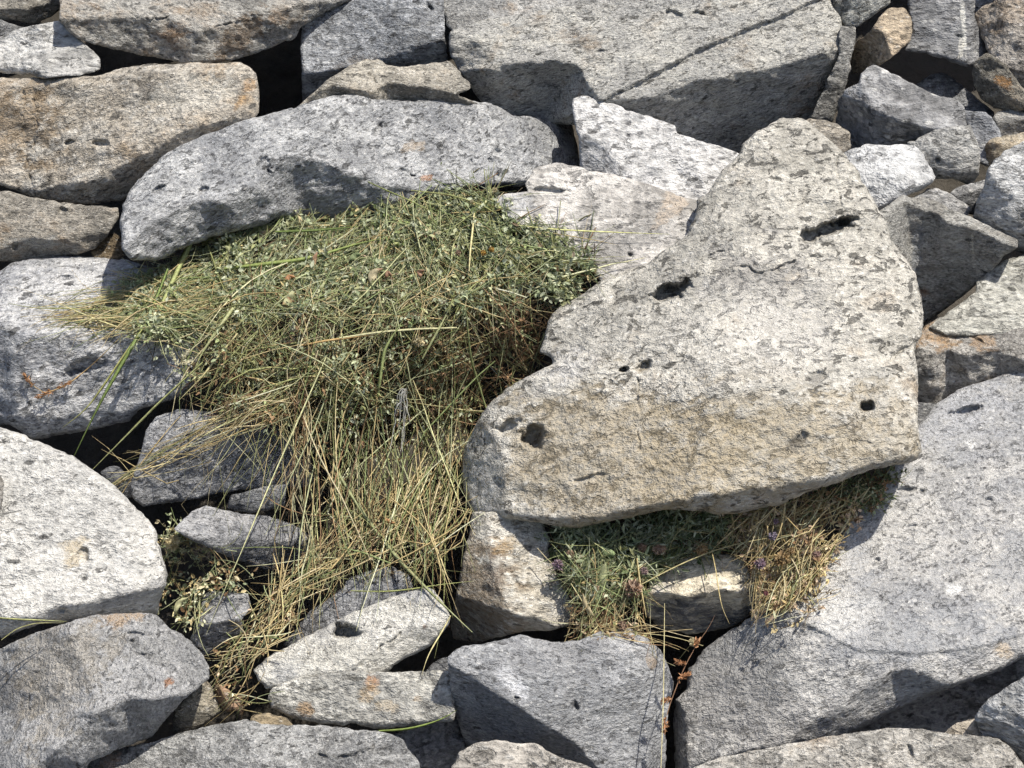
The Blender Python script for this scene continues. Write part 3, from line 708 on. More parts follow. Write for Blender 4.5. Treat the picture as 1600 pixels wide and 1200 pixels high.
# --- left middle and lower left
rock('bright_top', 'boulder', 'square-edged boulder with a bright flat top under the left end of the hay',
     [(-70, 428), (0, 423), (20, 410), (52, 405), (122, 399), (196, 406), (240, 418), (300, 455), (322, 520), (312, 592), (285, 620), (217, 640), (203, 658), (140, 672), (52, 688), (31, 672), (0, 664), (-70, 660)],
     a=0.0, b=1.45, lift=92, ref=(140, 520), cr=[([(-70, 512), (14, 514), (35, 523), (87, 519), (168, 518), (245, 526), (330, 535)], (150, 600), 1.58, 5), ([(10, 400), (14, 516), (21, 600), (40, 690)], (-30, 600), 0.7, 6), ([(60, 650), (200, 640), (320, 590)], (180, 680), 0.6)],
     pits=[(96, 437, 17, 5, 15, 7), (75, 481, 16, 5, 0, 6), (172, 530, 10, 8, 0, 10), (135, 572, 34, 14, 20, 12), (118, 582, 20, 6, 15, 10)], seed=38, col=(0.50, 0.50, 0.505), col2=(0.29, 0.295, 0.31), streak=0.6, ang=15, spots=0.35, er=10, amp=0.7, auto=0)
rock('pale_low', 'boulder', 'pale speckled dome-shaped boulder at the lower left edge',
     [(-70, 645), (0, 666), (38, 679), (70, 694), (112, 712), (150, 737), (182, 761), (203, 783), (226, 806), (242, 826), (253, 867), (262, 895), (263, 917), (250, 938), (248, 960), (203, 966), (154, 972), (105, 976), (70, 974), (35, 985), (7, 996), (-70, 1005)],
     a=0.05, b=0.5, lift=125, ref=(120, 830), er=12, auto=1, cr=[([(-70, 968), (45, 963), (95, 946), (122, 944), (175, 932), (270, 912)], (150, 980), 1.6, 8), ([(140, 700), (190, 800), (215, 960)], (250, 850), 0.45, 20)],
     pits=[(130, 868, 9, 13, 0, 9), (98, 954, 8, 6, 0, 8)], seed=39, col=(0.53, 0.52, 0.495), col2=(0.43, 0.425, 0.41), specks=0.55, spots=0.3, grain=0.75, tex=1.15, streak=0.15, dirt=0.08, amp=0.6, stains_shade=[(120, 862, 22, 0.7, 0, (0.40, 0.33, 0.22), 0.7), (200, 935, 70, 0.22, 8, (0.2, 0.2, 0.21), 0.5)])
rock('edge_chip', 'stone', 'small dark stone cut off by the left edge in front of the pale dome', [(-70, 730), (-4, 734), (8, 756), (4, 790), (-12, 806), (-70, 806)], b=0.4, lift=175, a=0.3, seed=40, col=(0.38, 0.36, 0.33), T=40, amp=0.5)
rock('corner_low', 'boulder', 'split grey block with an orange-stained top edge in the lower left corner',
     [(-70, 1030), (5, 1012), (35, 997), (101, 972), (154, 960), (224, 957), (245, 960), (266, 980), (297, 1000), (315, 1021), (329, 1046), (327, 1060), (297, 1085), (266, 1116), (238, 1151), (196, 1167), (140, 1190), (100, 1280), (-70, 1280)],
     a=0.25, b=0.62, lift=130, auto=0, ref=(200, 1050), cr=[([(98, 950), (115, 1004), (133, 1046), (150, 1095), (152, 1120), (110, 1240)], (60, 1100), 1.0, 2), ([(140, 1125), (157, 1110), (196, 1093), (245, 1089), (301, 1082), (340, 1056)], (220, 1140), 1.5, 4), ([(-70, 1160), (40, 1170), (130, 1150)], (30, 1220), 0.3)],
     pits=[(210, 990, 22, 3, -6, 5), (206, 1002, 4, 3, 0, 6), (225, 1023, 10, 3, -5, 6)], cracks=[([(60, 1000), (50, 1060), (45, 1110)], 1.2, 4)], seed=41, col=(0.40, 0.40, 0.405), col2=(0.29, 0.29, 0.29), specks=0.4, streak=0.5, ang=70,
     stains_shade=[(195, 966, 34, 0.28, 0, (0.41, 0.29, 0.18), 0.75), (20, 1090, 40, 1.4, 90, (0.12, 0.11, 0.10), 0.6), (90, 1060, 90, 0.8, 60, (0.40, 0.36, 0.30), 0.5), (263, 1065, 8, 0.8, 0, (0.3, 0.13, 0.05), 0.8)])
rock('under_hay', 'rock', 'dark slate-grey rock with an oblong hole below the left side of the hay',
     [(205, 756), (217, 716), (228, 672), (245, 649), (280, 638), (340, 645), (364, 648), (402, 645), (441, 668), (470, 700), (505, 750), (470, 765), (420, 760), (368, 767), (332, 774), (273, 785), (224, 792), (207, 778)],
     a=-0.2, b=0.1, lift=5, ref=(340, 710), cr=[([(230, 668), (300, 660), (400, 662), (460, 690)], (340, 635), 0.8, 6), ([(410, 640), (415, 700), (430, 770)], (470, 720), 0.45, 8)], pits=[(381, 715, 15, 5, 32, 12), (362, 667, 8, 4, 0, 6)], seed=42, col=(0.33, 0.335, 0.35), col2=(0.20, 0.205, 0.22), streak=0.6, ang=20)
rock('small_under', 'stone', 'small dark stone below the slate-grey rock under the hay', [(355, 795), (360, 774), (413, 760), (450, 756), (446, 790), (390, 804)], b=0.1, lift=-30, seed=43, col=DARK, amp=0.5)
rock('tiny_dark', 'stone', 'tiny dark stone in the gap right of the pale dome boulder', [(156, 738), (172, 728), (190, 730), (206, 745), (214, 775), (196, 780), (175, 760)], b=0.3, lift=-10, seed=44, col=DARK, amp=0.5)
rock('two_tone', 'rock', 'dark rock with a bright triangular left top, half under hanging straw', [(270, 828), (297, 800), (322, 791), (364, 800), (420, 807), (465, 821), (492, 845), (485, 885), (420, 892), (367, 876), (329, 858), (300, 845)],
     a=0.1, b=1.0, lift=5, ref=(370, 830), cr=[([(270, 832), (300, 836), (350, 840), (420, 842), (500, 842)], (390, 870), 1.6, 4), ([(368, 796), (352, 842)], (420, 830), 0.3, 3)], seed=45, col=(0.42, 0.42, 0.43), col2=(0.24, 0.245, 0.26), amp=0.7, stains_shade=[(430, 830, 70, 0.5, -10, (0.17, 0.175, 0.19), 0.7)])
rock('block_small', 'stone', 'small squarish grey stone poking out of the straw at the lower left', [(296, 998), (308, 976), (318, 930), (332, 924), (388, 926), (394, 945), (378, 968), (382, 990), (352, 1008), (322, 1026), (302, 1010)],
     b=0.9, lift=18, ref=(345, 960), cr=[([(300, 976), (340, 972), (390, 966)], (340, 1000), 1.7, 3)], seed=46, col=(0.44, 0.445, 0.46), amp=0.5)
rock('behind_straw', 'rock', 'grey rock behind the straw above the white slab with a hole', [(440, 1010), (458, 988), (483, 955), (525, 927), (548, 899), (611, 884), (640, 900), (650, 940), (600, 980), (520, 1015)], b=0.5, lift=-8, seed=47, col=(0.30, 0.305, 0.32), amp=0.8)
rock('white_slab', 'flat_rock', 'whitish slanting slab with a deep round hole at the bottom centre',
     [(394, 1046), (416, 1028), (455, 1006), (507, 979), (555, 955), (607, 934), (667, 917), (678, 922), (695, 945), (706, 965), (701, 978), (674, 1009), (635, 1028), (604, 1050), (576, 1058), (541, 1060), (500, 1062), (465, 1068), (437, 1076), (416, 1077), (402, 1062)],
     a=-0.12, b=0.62, lift=58, ref=(550, 1000), er=6, auto=0, cr=[([(380, 1068), (470, 1056), (551, 1040), (572, 1026), (625, 991), (642, 981), (674, 977), (720, 958)], (620, 1030), 0.85, 4)],
     pits=[(545, 988, 24, 12, -8, 36)], cracks=[([(555, 1045), (585, 1020), (625, 990)], 2.2, 7)], seed=48, col=(0.64, 0.625, 0.58), col2=(0.54, 0.525, 0.48), specks=0.6, spots=0.05, grain=0.75, streak=0.15, dirt=0.05, amp=0.4, cat='rock slab',
     stains_shade=[(520, 978, 30, 0.35, 20, (0.25, 0.25, 0.26), 0.6), (440, 1055, 30, 0.5, 20, (0.36, 0.37, 0.39), 0.6), (655, 930, 22, 0.4, 10, (0.38, 0.39, 0.42), 0.6), (640, 984, 14, 0.4, 20, (0.28, 0.28, 0.28), 0.7), (662, 980, 7, 0.8, 0, (0.24, 0.13, 0.08), 0.7)])
rock('rust_spot_slab', 'flat_rock', 'pale slab with rusty spots lying under the white slab', [(417, 1090), (423, 1076), (455, 1062), (490, 1053), (546, 1048), (607, 1050), (702, 1046), (706, 1070), (713, 1112), (709, 1128), (653, 1132), (600, 1139), (555, 1134), (500, 1132), (455, 1122), (423, 1107)],
     a=-0.05, b=0.35, lift=42, ref=(565, 1090), cr=[([(410, 1110), (500, 1124), (600, 1130), (720, 1118)], (560, 1140), 0.9, 4)], seed=49, col=(0.55, 0.535, 0.49), amp=0.5, specks=0.6, spots=0.08, cat='rock slab',
     stains_shade=[(580, 1068, 13, 0.8, 30, (0.34, 0.18, 0.09), 0.8), (575, 1085, 20, 0.7, 80, (0.47, 0.35, 0.21), 0.5), (478, 1108, 16, 0.7, 0, (0.29, 0.19, 0.10), 0.8), (650, 1090, 9, 0.6, 0, (0.46, 0.33, 0.2), 0.45), (600, 1105, 24, 0.3, 0, (0.47, 0.37, 0.24), 0.4)])
rock('bottom_long', 'boulder', 'long uneven grey rock along the bottom edge left of centre', [(128, 1205), (150, 1181), (196, 1167), (245, 1157), (280, 1146), (336, 1132), (385, 1125), (420, 1132), (490, 1132), (560, 1139), (607, 1145), (628, 1154), (642, 1172), (655, 1193), (672, 1280), (110, 1280)],
     b=0.75, lift=88, ref=(400, 1170), cr=[([(480, 1200), (520, 1175), (560, 1160), (600, 1150)], (480, 1150), 0.35)], cracks=[([(500, 1178), (520, 1184), (550, 1182), (580, 1170)], 2.0, 8)], seed=50, col=(0.45, 0.45, 0.445), amp=1.1, streak=0.7, stains_shade=[(170, 1190, 20, 0.5, 10, (0.42, 0.29, 0.2), 0.6)])
rock('brown_chip', 'stone', 'flat brown stone peeping out behind the long bottom rock', [(384, 1140), (395, 1118), (420, 1113), (450, 1122), (462, 1136), (430, 1150)], b=0.8, lift=45, seed=51, col=(0.36, 0.29, 0.19), warm=0.3, amp=0.4)
rock('wedge_brown', 'stone', 'brown wedge of stone between the lower left block and the long bottom rock', [(268, 1145), (274, 1108), (300, 1080), (322, 1062), (337, 1080), (347, 1110), (316, 1134), (292, 1148)], a=0.2, b=0.4, lift=15, seed=52, col=(0.38, 0.345, 0.28), warm=0.4, amp=0.5, cr=[([(270, 1108), (310, 1112), (350, 1096)], (310, 1140), 0.6, 4)])
rock('red_shard', 'stone', 'thin reddish shard leaning among the straw left of the pale slabs', [(334, 1068), (344, 1070), (357, 1077), (370, 1090), (381, 1105), (377, 1118), (362, 1110), (346, 1112), (338, 1095)], a=0.5, b=0.5, lift=35, seed=53, col=(0.50, 0.33, 0.22), warm=0.2, amp=0.3, T=30, cr=[([(342, 1066), (352, 1090), (368, 1116)], (340, 1100), 1.3, 2)])
rock('cream_mid', 'rock', 'cream and dark brown upright stone under the left end of the leaning boulder',
     [(738, 800), (731, 840), (721, 885), (713, 930), (705, 978), (709, 998), (744, 1006), (772, 997), (810, 988), (842, 986), (870, 983), (891, 977), (902, 958), (888, 930), (867, 888), (857, 864), (856, 840), (842, 800)],
     a=0.2, b=0.5, lift=22, auto=0, ref=(830, 900), cr=[([(764, 790), (764, 835), (768, 871), (774, 895), (788, 937), (800, 965), (790, 1020)], (730, 930), 1.15, 5), ([(780, 952), (812, 962), (835, 962), (870, 978), (910, 968)], (830, 990), 1.7, 3)], seed=54, col=(0.58, 0.555, 0.50), col2=(0.44, 0.405, 0.34), amp=0.7, white=0.7, spots=0.1,
     stains_shade=[(745, 930, 60, 2.0, 5, (0.24, 0.18, 0.12), 0.75), (772, 890, 22, 1.6, 0, (0.09, 0.07, 0.06), 0.7), (790, 850, 22, 0.6, 20, (0.38, 0.26, 0.13), 0.5), (858, 868, 10, 1, 0, BLACK, 0.6)])  # left face coloured darker and browner
rock('centre_low', 'boulder', 'large grey rock with a dark lower left face at the bottom centre',
     [(699, 1028), (716, 1011), (765, 1004), (793, 997), (810, 991), (870, 1003), (905, 1000), (940, 986), (985, 982), (1010, 996), (1034, 1018), (1045, 1042), (1053, 1070), (1047, 1090), (1042, 1140), (1036, 1280), (940, 1280), (905, 1210), (740, 1190), (723, 1150), (712, 1116), (704, 1070)],
     a=0.12, b=0.5, lift=78, ref=(880, 1070), cr=[([(690, 1032), (744, 1060), (786, 1088), (821, 1112), (849, 1130), (898, 1160), (945, 1210)], (760, 1140), 1.5, 4), ([(1000, 985), (1022, 1040), (1020, 1120), (1010, 1200)], (1050, 1100), 0.8, 6), ([(700, 1020), (800, 1016), (1000, 1002)], (850, 995), 0.5, 5)],
     pits=[(808, 1090, 6, 3, -10, 7), (900, 1103, 4, 9, 25, 9)], cracks=[([(927, 1040), (915, 1075), (905, 1110)], 1.0, 3)], seed=55, col=(0.43, 0.435, 0.445), col2=(0.27, 0.275, 0.285), amp=0.6, specks=0.5, spots=0.12,
     stains_shade=[(800, 1062, 26, 0.4, -35, (0.62, 0.63, 0.66), 0.75), (1017, 1032, 9, 0.9, 0, (0.36, 0.27, 0.18), 0.6), (870, 1020, 90, 0.2, 0, (0.26, 0.26, 0.27), 0.5), (985, 1000, 40, 0.5, 0, (0.55, 0.55, 0.56), 0.5)])
rock('bottom_mid', 'rock', 'brownish grey rock peeping up at the bottom edge below the centre', [(696, 1280), (703, 1202), (716, 1175), (744, 1160), (779, 1155), (817, 1162), (835, 1160), (870, 1181), (925, 1199), (960, 1280)], b=0.7, lift=130, ref=(810, 1190), seed=56, col=(0.41, 0.385, 0.35), warm=0.3, amp=0.9)
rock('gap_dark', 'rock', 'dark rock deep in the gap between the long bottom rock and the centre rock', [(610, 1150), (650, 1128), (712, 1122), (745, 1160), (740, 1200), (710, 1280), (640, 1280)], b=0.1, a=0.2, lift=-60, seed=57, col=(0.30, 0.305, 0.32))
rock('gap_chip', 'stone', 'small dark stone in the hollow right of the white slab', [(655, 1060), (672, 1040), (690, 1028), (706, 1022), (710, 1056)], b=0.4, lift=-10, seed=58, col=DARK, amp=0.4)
rock('cream_under', 'rock', 'cream-topped rock with a shaded underside below the leaning boulder', [(1004, 930), (1016, 906), (1045, 876), (1068, 866), (1110, 860), (1159, 872), (1175, 898), (1183, 918), (1184, 950), (1145, 980), (1080, 992), (1030, 982), (1008, 958)],
     b=0.95, lift=48, ref=(1095, 918), cr=[([(1000, 925), (1040, 923), (1075, 931), (1124, 919), (1155, 923), (1195, 908)], (1090, 960), 1.9, 4)], seed=59, col=(0.58, 0.525, 0.42), col2=(0.50, 0.45, 0.35), amp=0.6, warm=0.2, stains_shade=[(1080, 968, 110, 0.4, 0, (0.10, 0.10, 0.105), 0.95), (1030, 920, 25, 0.6, 0, (0.3, 0.3, 0.31), 0.5)])  # the broad near-black mark paints shade onto the underside
rock('right_great', 'boulder', 'great smooth boulder sloping down across the lower right corner',
     [(1300, 850), (1340, 780), (1400, 710), (1436, 664), (1460, 634), (1495, 609), (1558, 589), (1600, 573), (1700, 540), (1700, 1000), (1650, 1012), (1600, 1030), (1547, 1054), (1460, 1084), (1390, 1116), (1313, 1156), (1240, 1168), (1155, 1180), (1085, 1204), (1075, 1280), (1056, 1280), (1052, 1130), (1054, 1095), (1073, 1077), (1075, 1046), (1103, 1010), (1145, 982), (1180, 961), (1220, 950), (1262, 910)],
     a=0.02, b=0.75, lift=52, ref=(1450, 850), er=10, T=230, auto=0,
     cr=[([(1150, 950), (1215, 966), (1264, 978), (1285, 991), (1341, 1018), (1425, 1021), (1495, 1017), (1547, 1006), (1600, 993), (1700, 975)], (1300, 1100), 0.5, 5),
         ([(1040, 1096), (1120, 1060), (1220, 1050), (1340, 1062), (1420, 1045), (1520, 1030), (1700, 1000)], (1300, 1130), 0.16, 8), ([(1075, 1200), (1072, 1116), (1056, 1090)], (1050, 1150), 1.2, 4), ([(1300, 1110), (1390, 1050), (1420, 1045), (1460, 1060)], (1400, 1090), 0.9, 5), ([(1280, 930), (1330, 800), (1420, 690)], (1270, 800), 0.5, 12)],
     steps=[([(1180, 940), (1264, 978), (1300, 995), (1320, 1006), (1345, 1017), (1425, 1021), (1495, 1016), (1547, 1007), (1600, 992), (1700, 970)], (1400, 1080), 5)],
     cracks=[([(1285, 898), (1320, 905), (1340, 912)], 1.0, 3)],
     pits=[(1513, 640, 26, 6, 15, 16), (1371, 875, 4, 3.5, 0, 7), (1426, 822, 8, 2.5, 10, 5), (1450, 859, 10, 4, 30, 5), (1545, 782, 7, 4, 0, 5), (1417, 764, 14, 5, 0, 10), (1512, 748, 5, 3, 0, 5), (1440, 768, 5, 3, 0, 5)],
     seed=60, col=(0.46, 0.452, 0.44), col2=(0.34, 0.34, 0.345), amp=0.55, specks=0.75, spots=0.10, streak=0.35, ang=25, white=0.6, dirt=0.2, grain=0.7, tex=1.2,
     stains_shade=[(1170, 1045, 110, 0.45, 8, (0.20, 0.20, 0.20), 0.6), (1300, 960, 60, 0.4, 0, (0.6, 0.6, 0.59), 0.6), (1580, 890, 70, 0.5, 30, (0.26, 0.27, 0.29), 0.6), (1430, 1000, 140, 0.15, 3, (0.30, 0.31, 0.33), 0.6), (1340, 860, 70, 0.4, 55, (0.36, 0.37, 0.39), 0.55), (1500, 650, 90, 0.35, 15, (0.42, 0.43, 0.46), 0.5), (1490, 920, 14, 0.4, 15, (0.68, 0.68, 0.67), 0.8), (1515, 692, 13, 0.5, 0, (0.7, 0.7, 0.7), 0.7), (1180, 1110, 130, 0.35, 10, (0.30, 0.29, 0.28), 0.5), (1565, 1018, 16, 0.6, 0, (0.5, 0.4, 0.28), 0.6)])
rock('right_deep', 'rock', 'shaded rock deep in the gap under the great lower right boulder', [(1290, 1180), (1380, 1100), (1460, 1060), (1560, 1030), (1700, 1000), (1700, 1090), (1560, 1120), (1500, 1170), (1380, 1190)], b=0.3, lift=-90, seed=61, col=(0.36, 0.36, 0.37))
rock('tan_chip', 'stone', 'small tan stone in the gap near the lower right corner', [(1470, 1152), (1484, 1138), (1497, 1129), (1530, 1120), (1540, 1152), (1510, 1166)], b=0.7, lift=50, seed=62, col=(0.50, 0.44, 0.36), amp=0.4)
rock('bottom_right', 'boulder', 'flat-topped grey-brown rock along the bottom edge at the right', [(1070, 1280), (1080, 1200), (1127, 1182), (1222, 1164), (1285, 1151), (1390, 1138), (1442, 1139), (1477, 1146), (1558, 1153), (1579, 1167), (1602, 1198), (1640, 1280)],
     b=0.65, lift=100, ref=(1330, 1180), seed=63, col=(0.47, 0.45, 0.415), warm=0.25, amp=0.8, streak=0.6, pits=[(1422, 1172, 4, 14, 15, 7)])
rock('edge_right_low', 'rock', 'mottled rock at the right edge in the lower right corner', [(1522, 1121), (1532, 1106), (1544, 1091), (1572, 1074), (1600, 1056), (1700, 1020), (1700, 1260), (1625, 1230), (1592, 1182), (1568, 1156), (1535, 1153)],
     a=0.05, b=0.5, lift=118, ref=(1570, 1110), cr=[([(1515, 1118), (1560, 1128), (1600, 1150), (1650, 1190)], (1560, 1160), 0.9, 5), ([(1560, 1060), (1570, 1100), (1600, 1120)], (1530, 1100), 0.4)], seed=64, col=(0.48, 0.485, 0.49), streak=0.8, amp=1.1)

# ------------------------------------------------------------------ the heap goes on around
def scree():
    shapes = []
    for k in range(7):
        n = 13
        an = np.linspace(0, 2 * math.pi, n, endpoint=False)
        rr = rng.uniform(0.75, 1.15, n)
        w, h = rng.uniform(150, 230), rng.uniform(95, 150)
        o = [(800 + math.cos(t) * w * r, 600 + math.sin(t) * h * r) for t, r in zip(an, rr)]
        shapes.append(rock('scree%d' % k, 'scree', '', o, b=rng.uniform(0.5, 1.0), a=rng.uniform(-.2, .2), s=9.0, T=210, er=16, seed=80 + k, raw=True,
                           cr=[([(500, 620 + k * 8), (1100, 620 - k * 8)], (800, 800), 1.3, 6), ([(800 + 20 * k, 300), (780 - 20 * k, 900)], (1100, 600), 0.6, 6)]))
    VS, FS, off = [], [], 0
    for gy in np.arange(-760, 2000, 190):
        for gx in np.arange(-1300, 2950, 330):
            x = gx + rng.uniform(-60, 60) + (165 if int((gy + 760) / 190) % 2 else 0); y = gy + rng.uniform(-30, 30)
            if -330 < x < 1930 and -215 < y < 1420:
                continue
            v, f = shapes[rng.integers(len(shapes))]
            ca, sa = math.cos(rng.uniform(-.5, .5)), 0
            t = rng.uniform(-0.45, 0.45)
            R_ = np.outer(RIGHT, RIGHT) * math.cos(t) + np.outer(UP, UP) * math.cos(t) + np.outer(FWD, FWD) + (np.outer(UP, RIGHT) - np.outer(RIGHT, UP)) * math.sin(t)
            p = P3(np.array(x), np.array(y), np.array(base_z(y) + rng.uniform(-20, 30)))
            VS.append((v * rng.uniform(0.85, 1.2)) @ R_.T + p)
            FS += [tuple(i + off for i in g) for g in f]
            off += len(v)
    V = np.concatenate(VS); org = V.mean(0)
    o = mesh_object('scree', V - org, FS, rock_material(99, col=(0.45, 0.445, 0.43)), org)
    tag(o, 'more broken grey rocks of the slope all around the view', kind='stuff')
scree()

# ------------------------------------------------------------------ hay
def rbf(points):
    p = np.array(points, float)
    xy = p[:, :2] / 300.0
    r = np.linalg.norm(xy[:, None] - xy[None], axis=2)
    n = len(p)
    A = np.zeros((n + 3, n + 3))
    A[:n, :n] = r + np.eye(n) * 0.02
    A[:n, n] = 1; A[:n, n + 1:] = xy
    A[n, :n] = 1; A[n + 1:, :n] = xy.T
    w = np.linalg.solve(A, np.concatenate([p[:, 2], np.zeros(3)]))
    def f(x, y):
        x = np.asarray(x, float); y = np.asarray(y, float)
        q = np.stack([x.ravel(), y.ravel()], 1) / 300.0
        d = np.linalg.norm(q[:, None] - xy[None], axis=2)
        return (d @ w[:n] + w[n] + q @ w[n + 1:]).reshape(x.shape)
    return f

# what the hay lies on: the front of the rocks on a 4 mm grid
ZMAP = np.full((330, 430), 1e4)
for key_, r_ in ROCKS.items():
    if key_ in ('leaning', 'long_grey') or key_.startswith('scree'):
        continue
    ii = np.clip((r_['y'] / 4 + 10).astype(int), 0, 329); jj = np.clip((r_['x'] / 4 + 10).astype(int), 0, 429)
    ok = (r_['y'] > -36) & (r_['y'] < 1270) & (r_['x'] > -36) & (r_['x'] < 1670)
    np.minimum.at(ZMAP, (ii[ok], jj[ok]), r_['z'][ok])
BARE = np.zeros((330, 430), bool)                          # faces the hay does not lie on
for key_ in ('white_slab', 'cream_mid', 'pale_low', 'centre_low', 'rust_spot_slab', 'cream_under', 'right_great', 'corner_low', 'under_hay', 'two_tone', 'bright_top', 'block_small'):
    r_ = ROCKS[key_]
    ok = (r_['d'] > (28 if key_ == 'bright_top' else 5 if key_ == 'white_slab' else 12)) & (r_['y'] > -36) & (r_['y'] < 1270) & (r_['x'] > -36) & (r_['x'] < 1670)
    if key_ == 'bright_top': ok &= r_['y'] > 540
    BARE[(r_['y'][ok] / 4 + 10).astype(int), (r_['x'][ok] / 4 + 10).astype(int)] = True
def bare(x, y):
    return BARE[np.clip((y / 4 + 10).astype(int), 0, 329), np.clip((x / 4 + 10).astype(int), 0, 429)]
def on_rocks(x, y, z, gap=3.0):
    i = np.clip((y / 4 + 10).astype(int), 0, 329); j = np.clip((x / 4 + 10).astype(int), 0, 429)
    zr = ZMAP[i, j] - gap
    return np.where(z - zr > 30.0, z, np.minimum(z, zr))     # what lies well behind a rock stays behind it

# heights of the heap of hay
main_z = rbf([(60, 490, 2), (150, 475, 16), (150, 510, -32), (230, 440, 55), (240, 522, -55), (300, 400, 85), (330, 385, 95), (420, 354, 112), (520, 342, 122), (620, 318, 125), (700, 308, 128), (770, 302, 128), (800, 345, 60), (870, 378, 20), (930, 420, -25),
    (870, 450, -35), (850, 510, -28), (840, 570, 5), (400, 430, 25), (550, 430, 10), (700, 420, 5), (800, 420, -5), (350, 500, -60), (500, 500, -65), (650, 500, -60), (780, 500, -25), (330, 590, -78), (450, 600, -72), (600, 600, -55), (740, 600, 12),
    (300, 650, -90), (300, 700, -100), (200, 745, -95), (400, 655, -100), (440, 700, -95), (520, 700, -60), (640, 700, 0), (720, 680, 20), (450, 800, -150), (550, 800, -115), (630, 800, -105), (710, 800, -110), (300, 800, -120), (280, 870, -150), (400, 860, -190),
    (520, 880, -195), (650, 880, -190), (720, 900, -205), (600, 925, -240), (690, 940, -270), (480, 955, -250), (330, 920, -205), (330, 985, -250), (400, 1020, -300), (380, 1080, -320), (340, 1110, -310)])
side_z = rbf([(870, 850, -185), (900, 825, -180), (1000, 815, -180), (1100, 805, -190), (880, 900, -215), (950, 900, -225), (1000, 955, -262), (905, 985, -285), (960, 1000, -305), (1030, 1000, -305), (1060, 855, -200), (1130, 840, -205), (1040, 1080, -370), (1040, 1200, -440),
    (1150, 805, -222), (1250, 785, -225), (1330, 770, -200), (1380, 752, -165), (1320, 810, -200), (1200, 880, -240), (1300, 870, -225), (1275, 950, -285), (1205, 965, -290), (1180, 905, -245), (1150, 870, -215), (1120, 960, -255), (1100, 1020, -315)])

SAGE = [(0.34, 0.375, 0.245), (0.25, 0.29, 0.17), (0.41, 0.44, 0.31), (0.18, 0.215, 0.115), (0.46, 0.48, 0.35)]
GREEN = [(0.25, 0.30, 0.13), (0.31, 0.36, 0.175), (0.17, 0.215, 0.085), (0.37, 0.405, 0.23)]
OLIVE = [(0.32, 0.335, 0.15), (0.43, 0.435, 0.24), (0.24, 0.25, 0.11), (0.40, 0.415, 0.25)]
STRAW = [(0.62, 0.52, 0.30), (0.53, 0.43, 0.23), (0.70, 0.61, 0.40), (0.45, 0.355, 0.18)]
BROWN = [(0.25, 0.155, 0.085), (0.17, 0.11, 0.06), (0.34, 0.215, 0.12), (0.12, 0.085, 0.05)]
DKGREEN = [(0.085, 0.115, 0.05), (0.12, 0.15, 0.07), (0.17, 0.20, 0.11)]
PINKISH = [(0.47, 0.35, 0.25), (0.54, 0.42, 0.30)]
DEEP_SHADE = [(0.10, 0.08, 0.05), (0.07, 0.06, 0.035), (0.12, 0.11, 0.06)]

def pick(weights, n):
    """n colours from weighted palettes."""
    pal = list(weights.items())
    w = np.array([v for _, v in pal], float); w /= w.sum()
    out = np.zeros((n, 3))
    k = rng.choice(len(pal), n, p=w)
    for i, (name, _) in enumerate(pal):
        m = np.where(k == i)[0]
        P = np.array(PALETTES[name])
        out[m] = P[rng.integers(0, len(P), len(m))]
    return np.minimum(out * rng.uniform(0.85, 1.4, (n, 1)), 0.78)
PALETTES = dict(sage=SAGE, green=GREEN, olive=OLIVE, straw=STRAW, brown=BROWN, dark=DKGREEN, pink=PINKISH, deep=DEEP_SHADE)

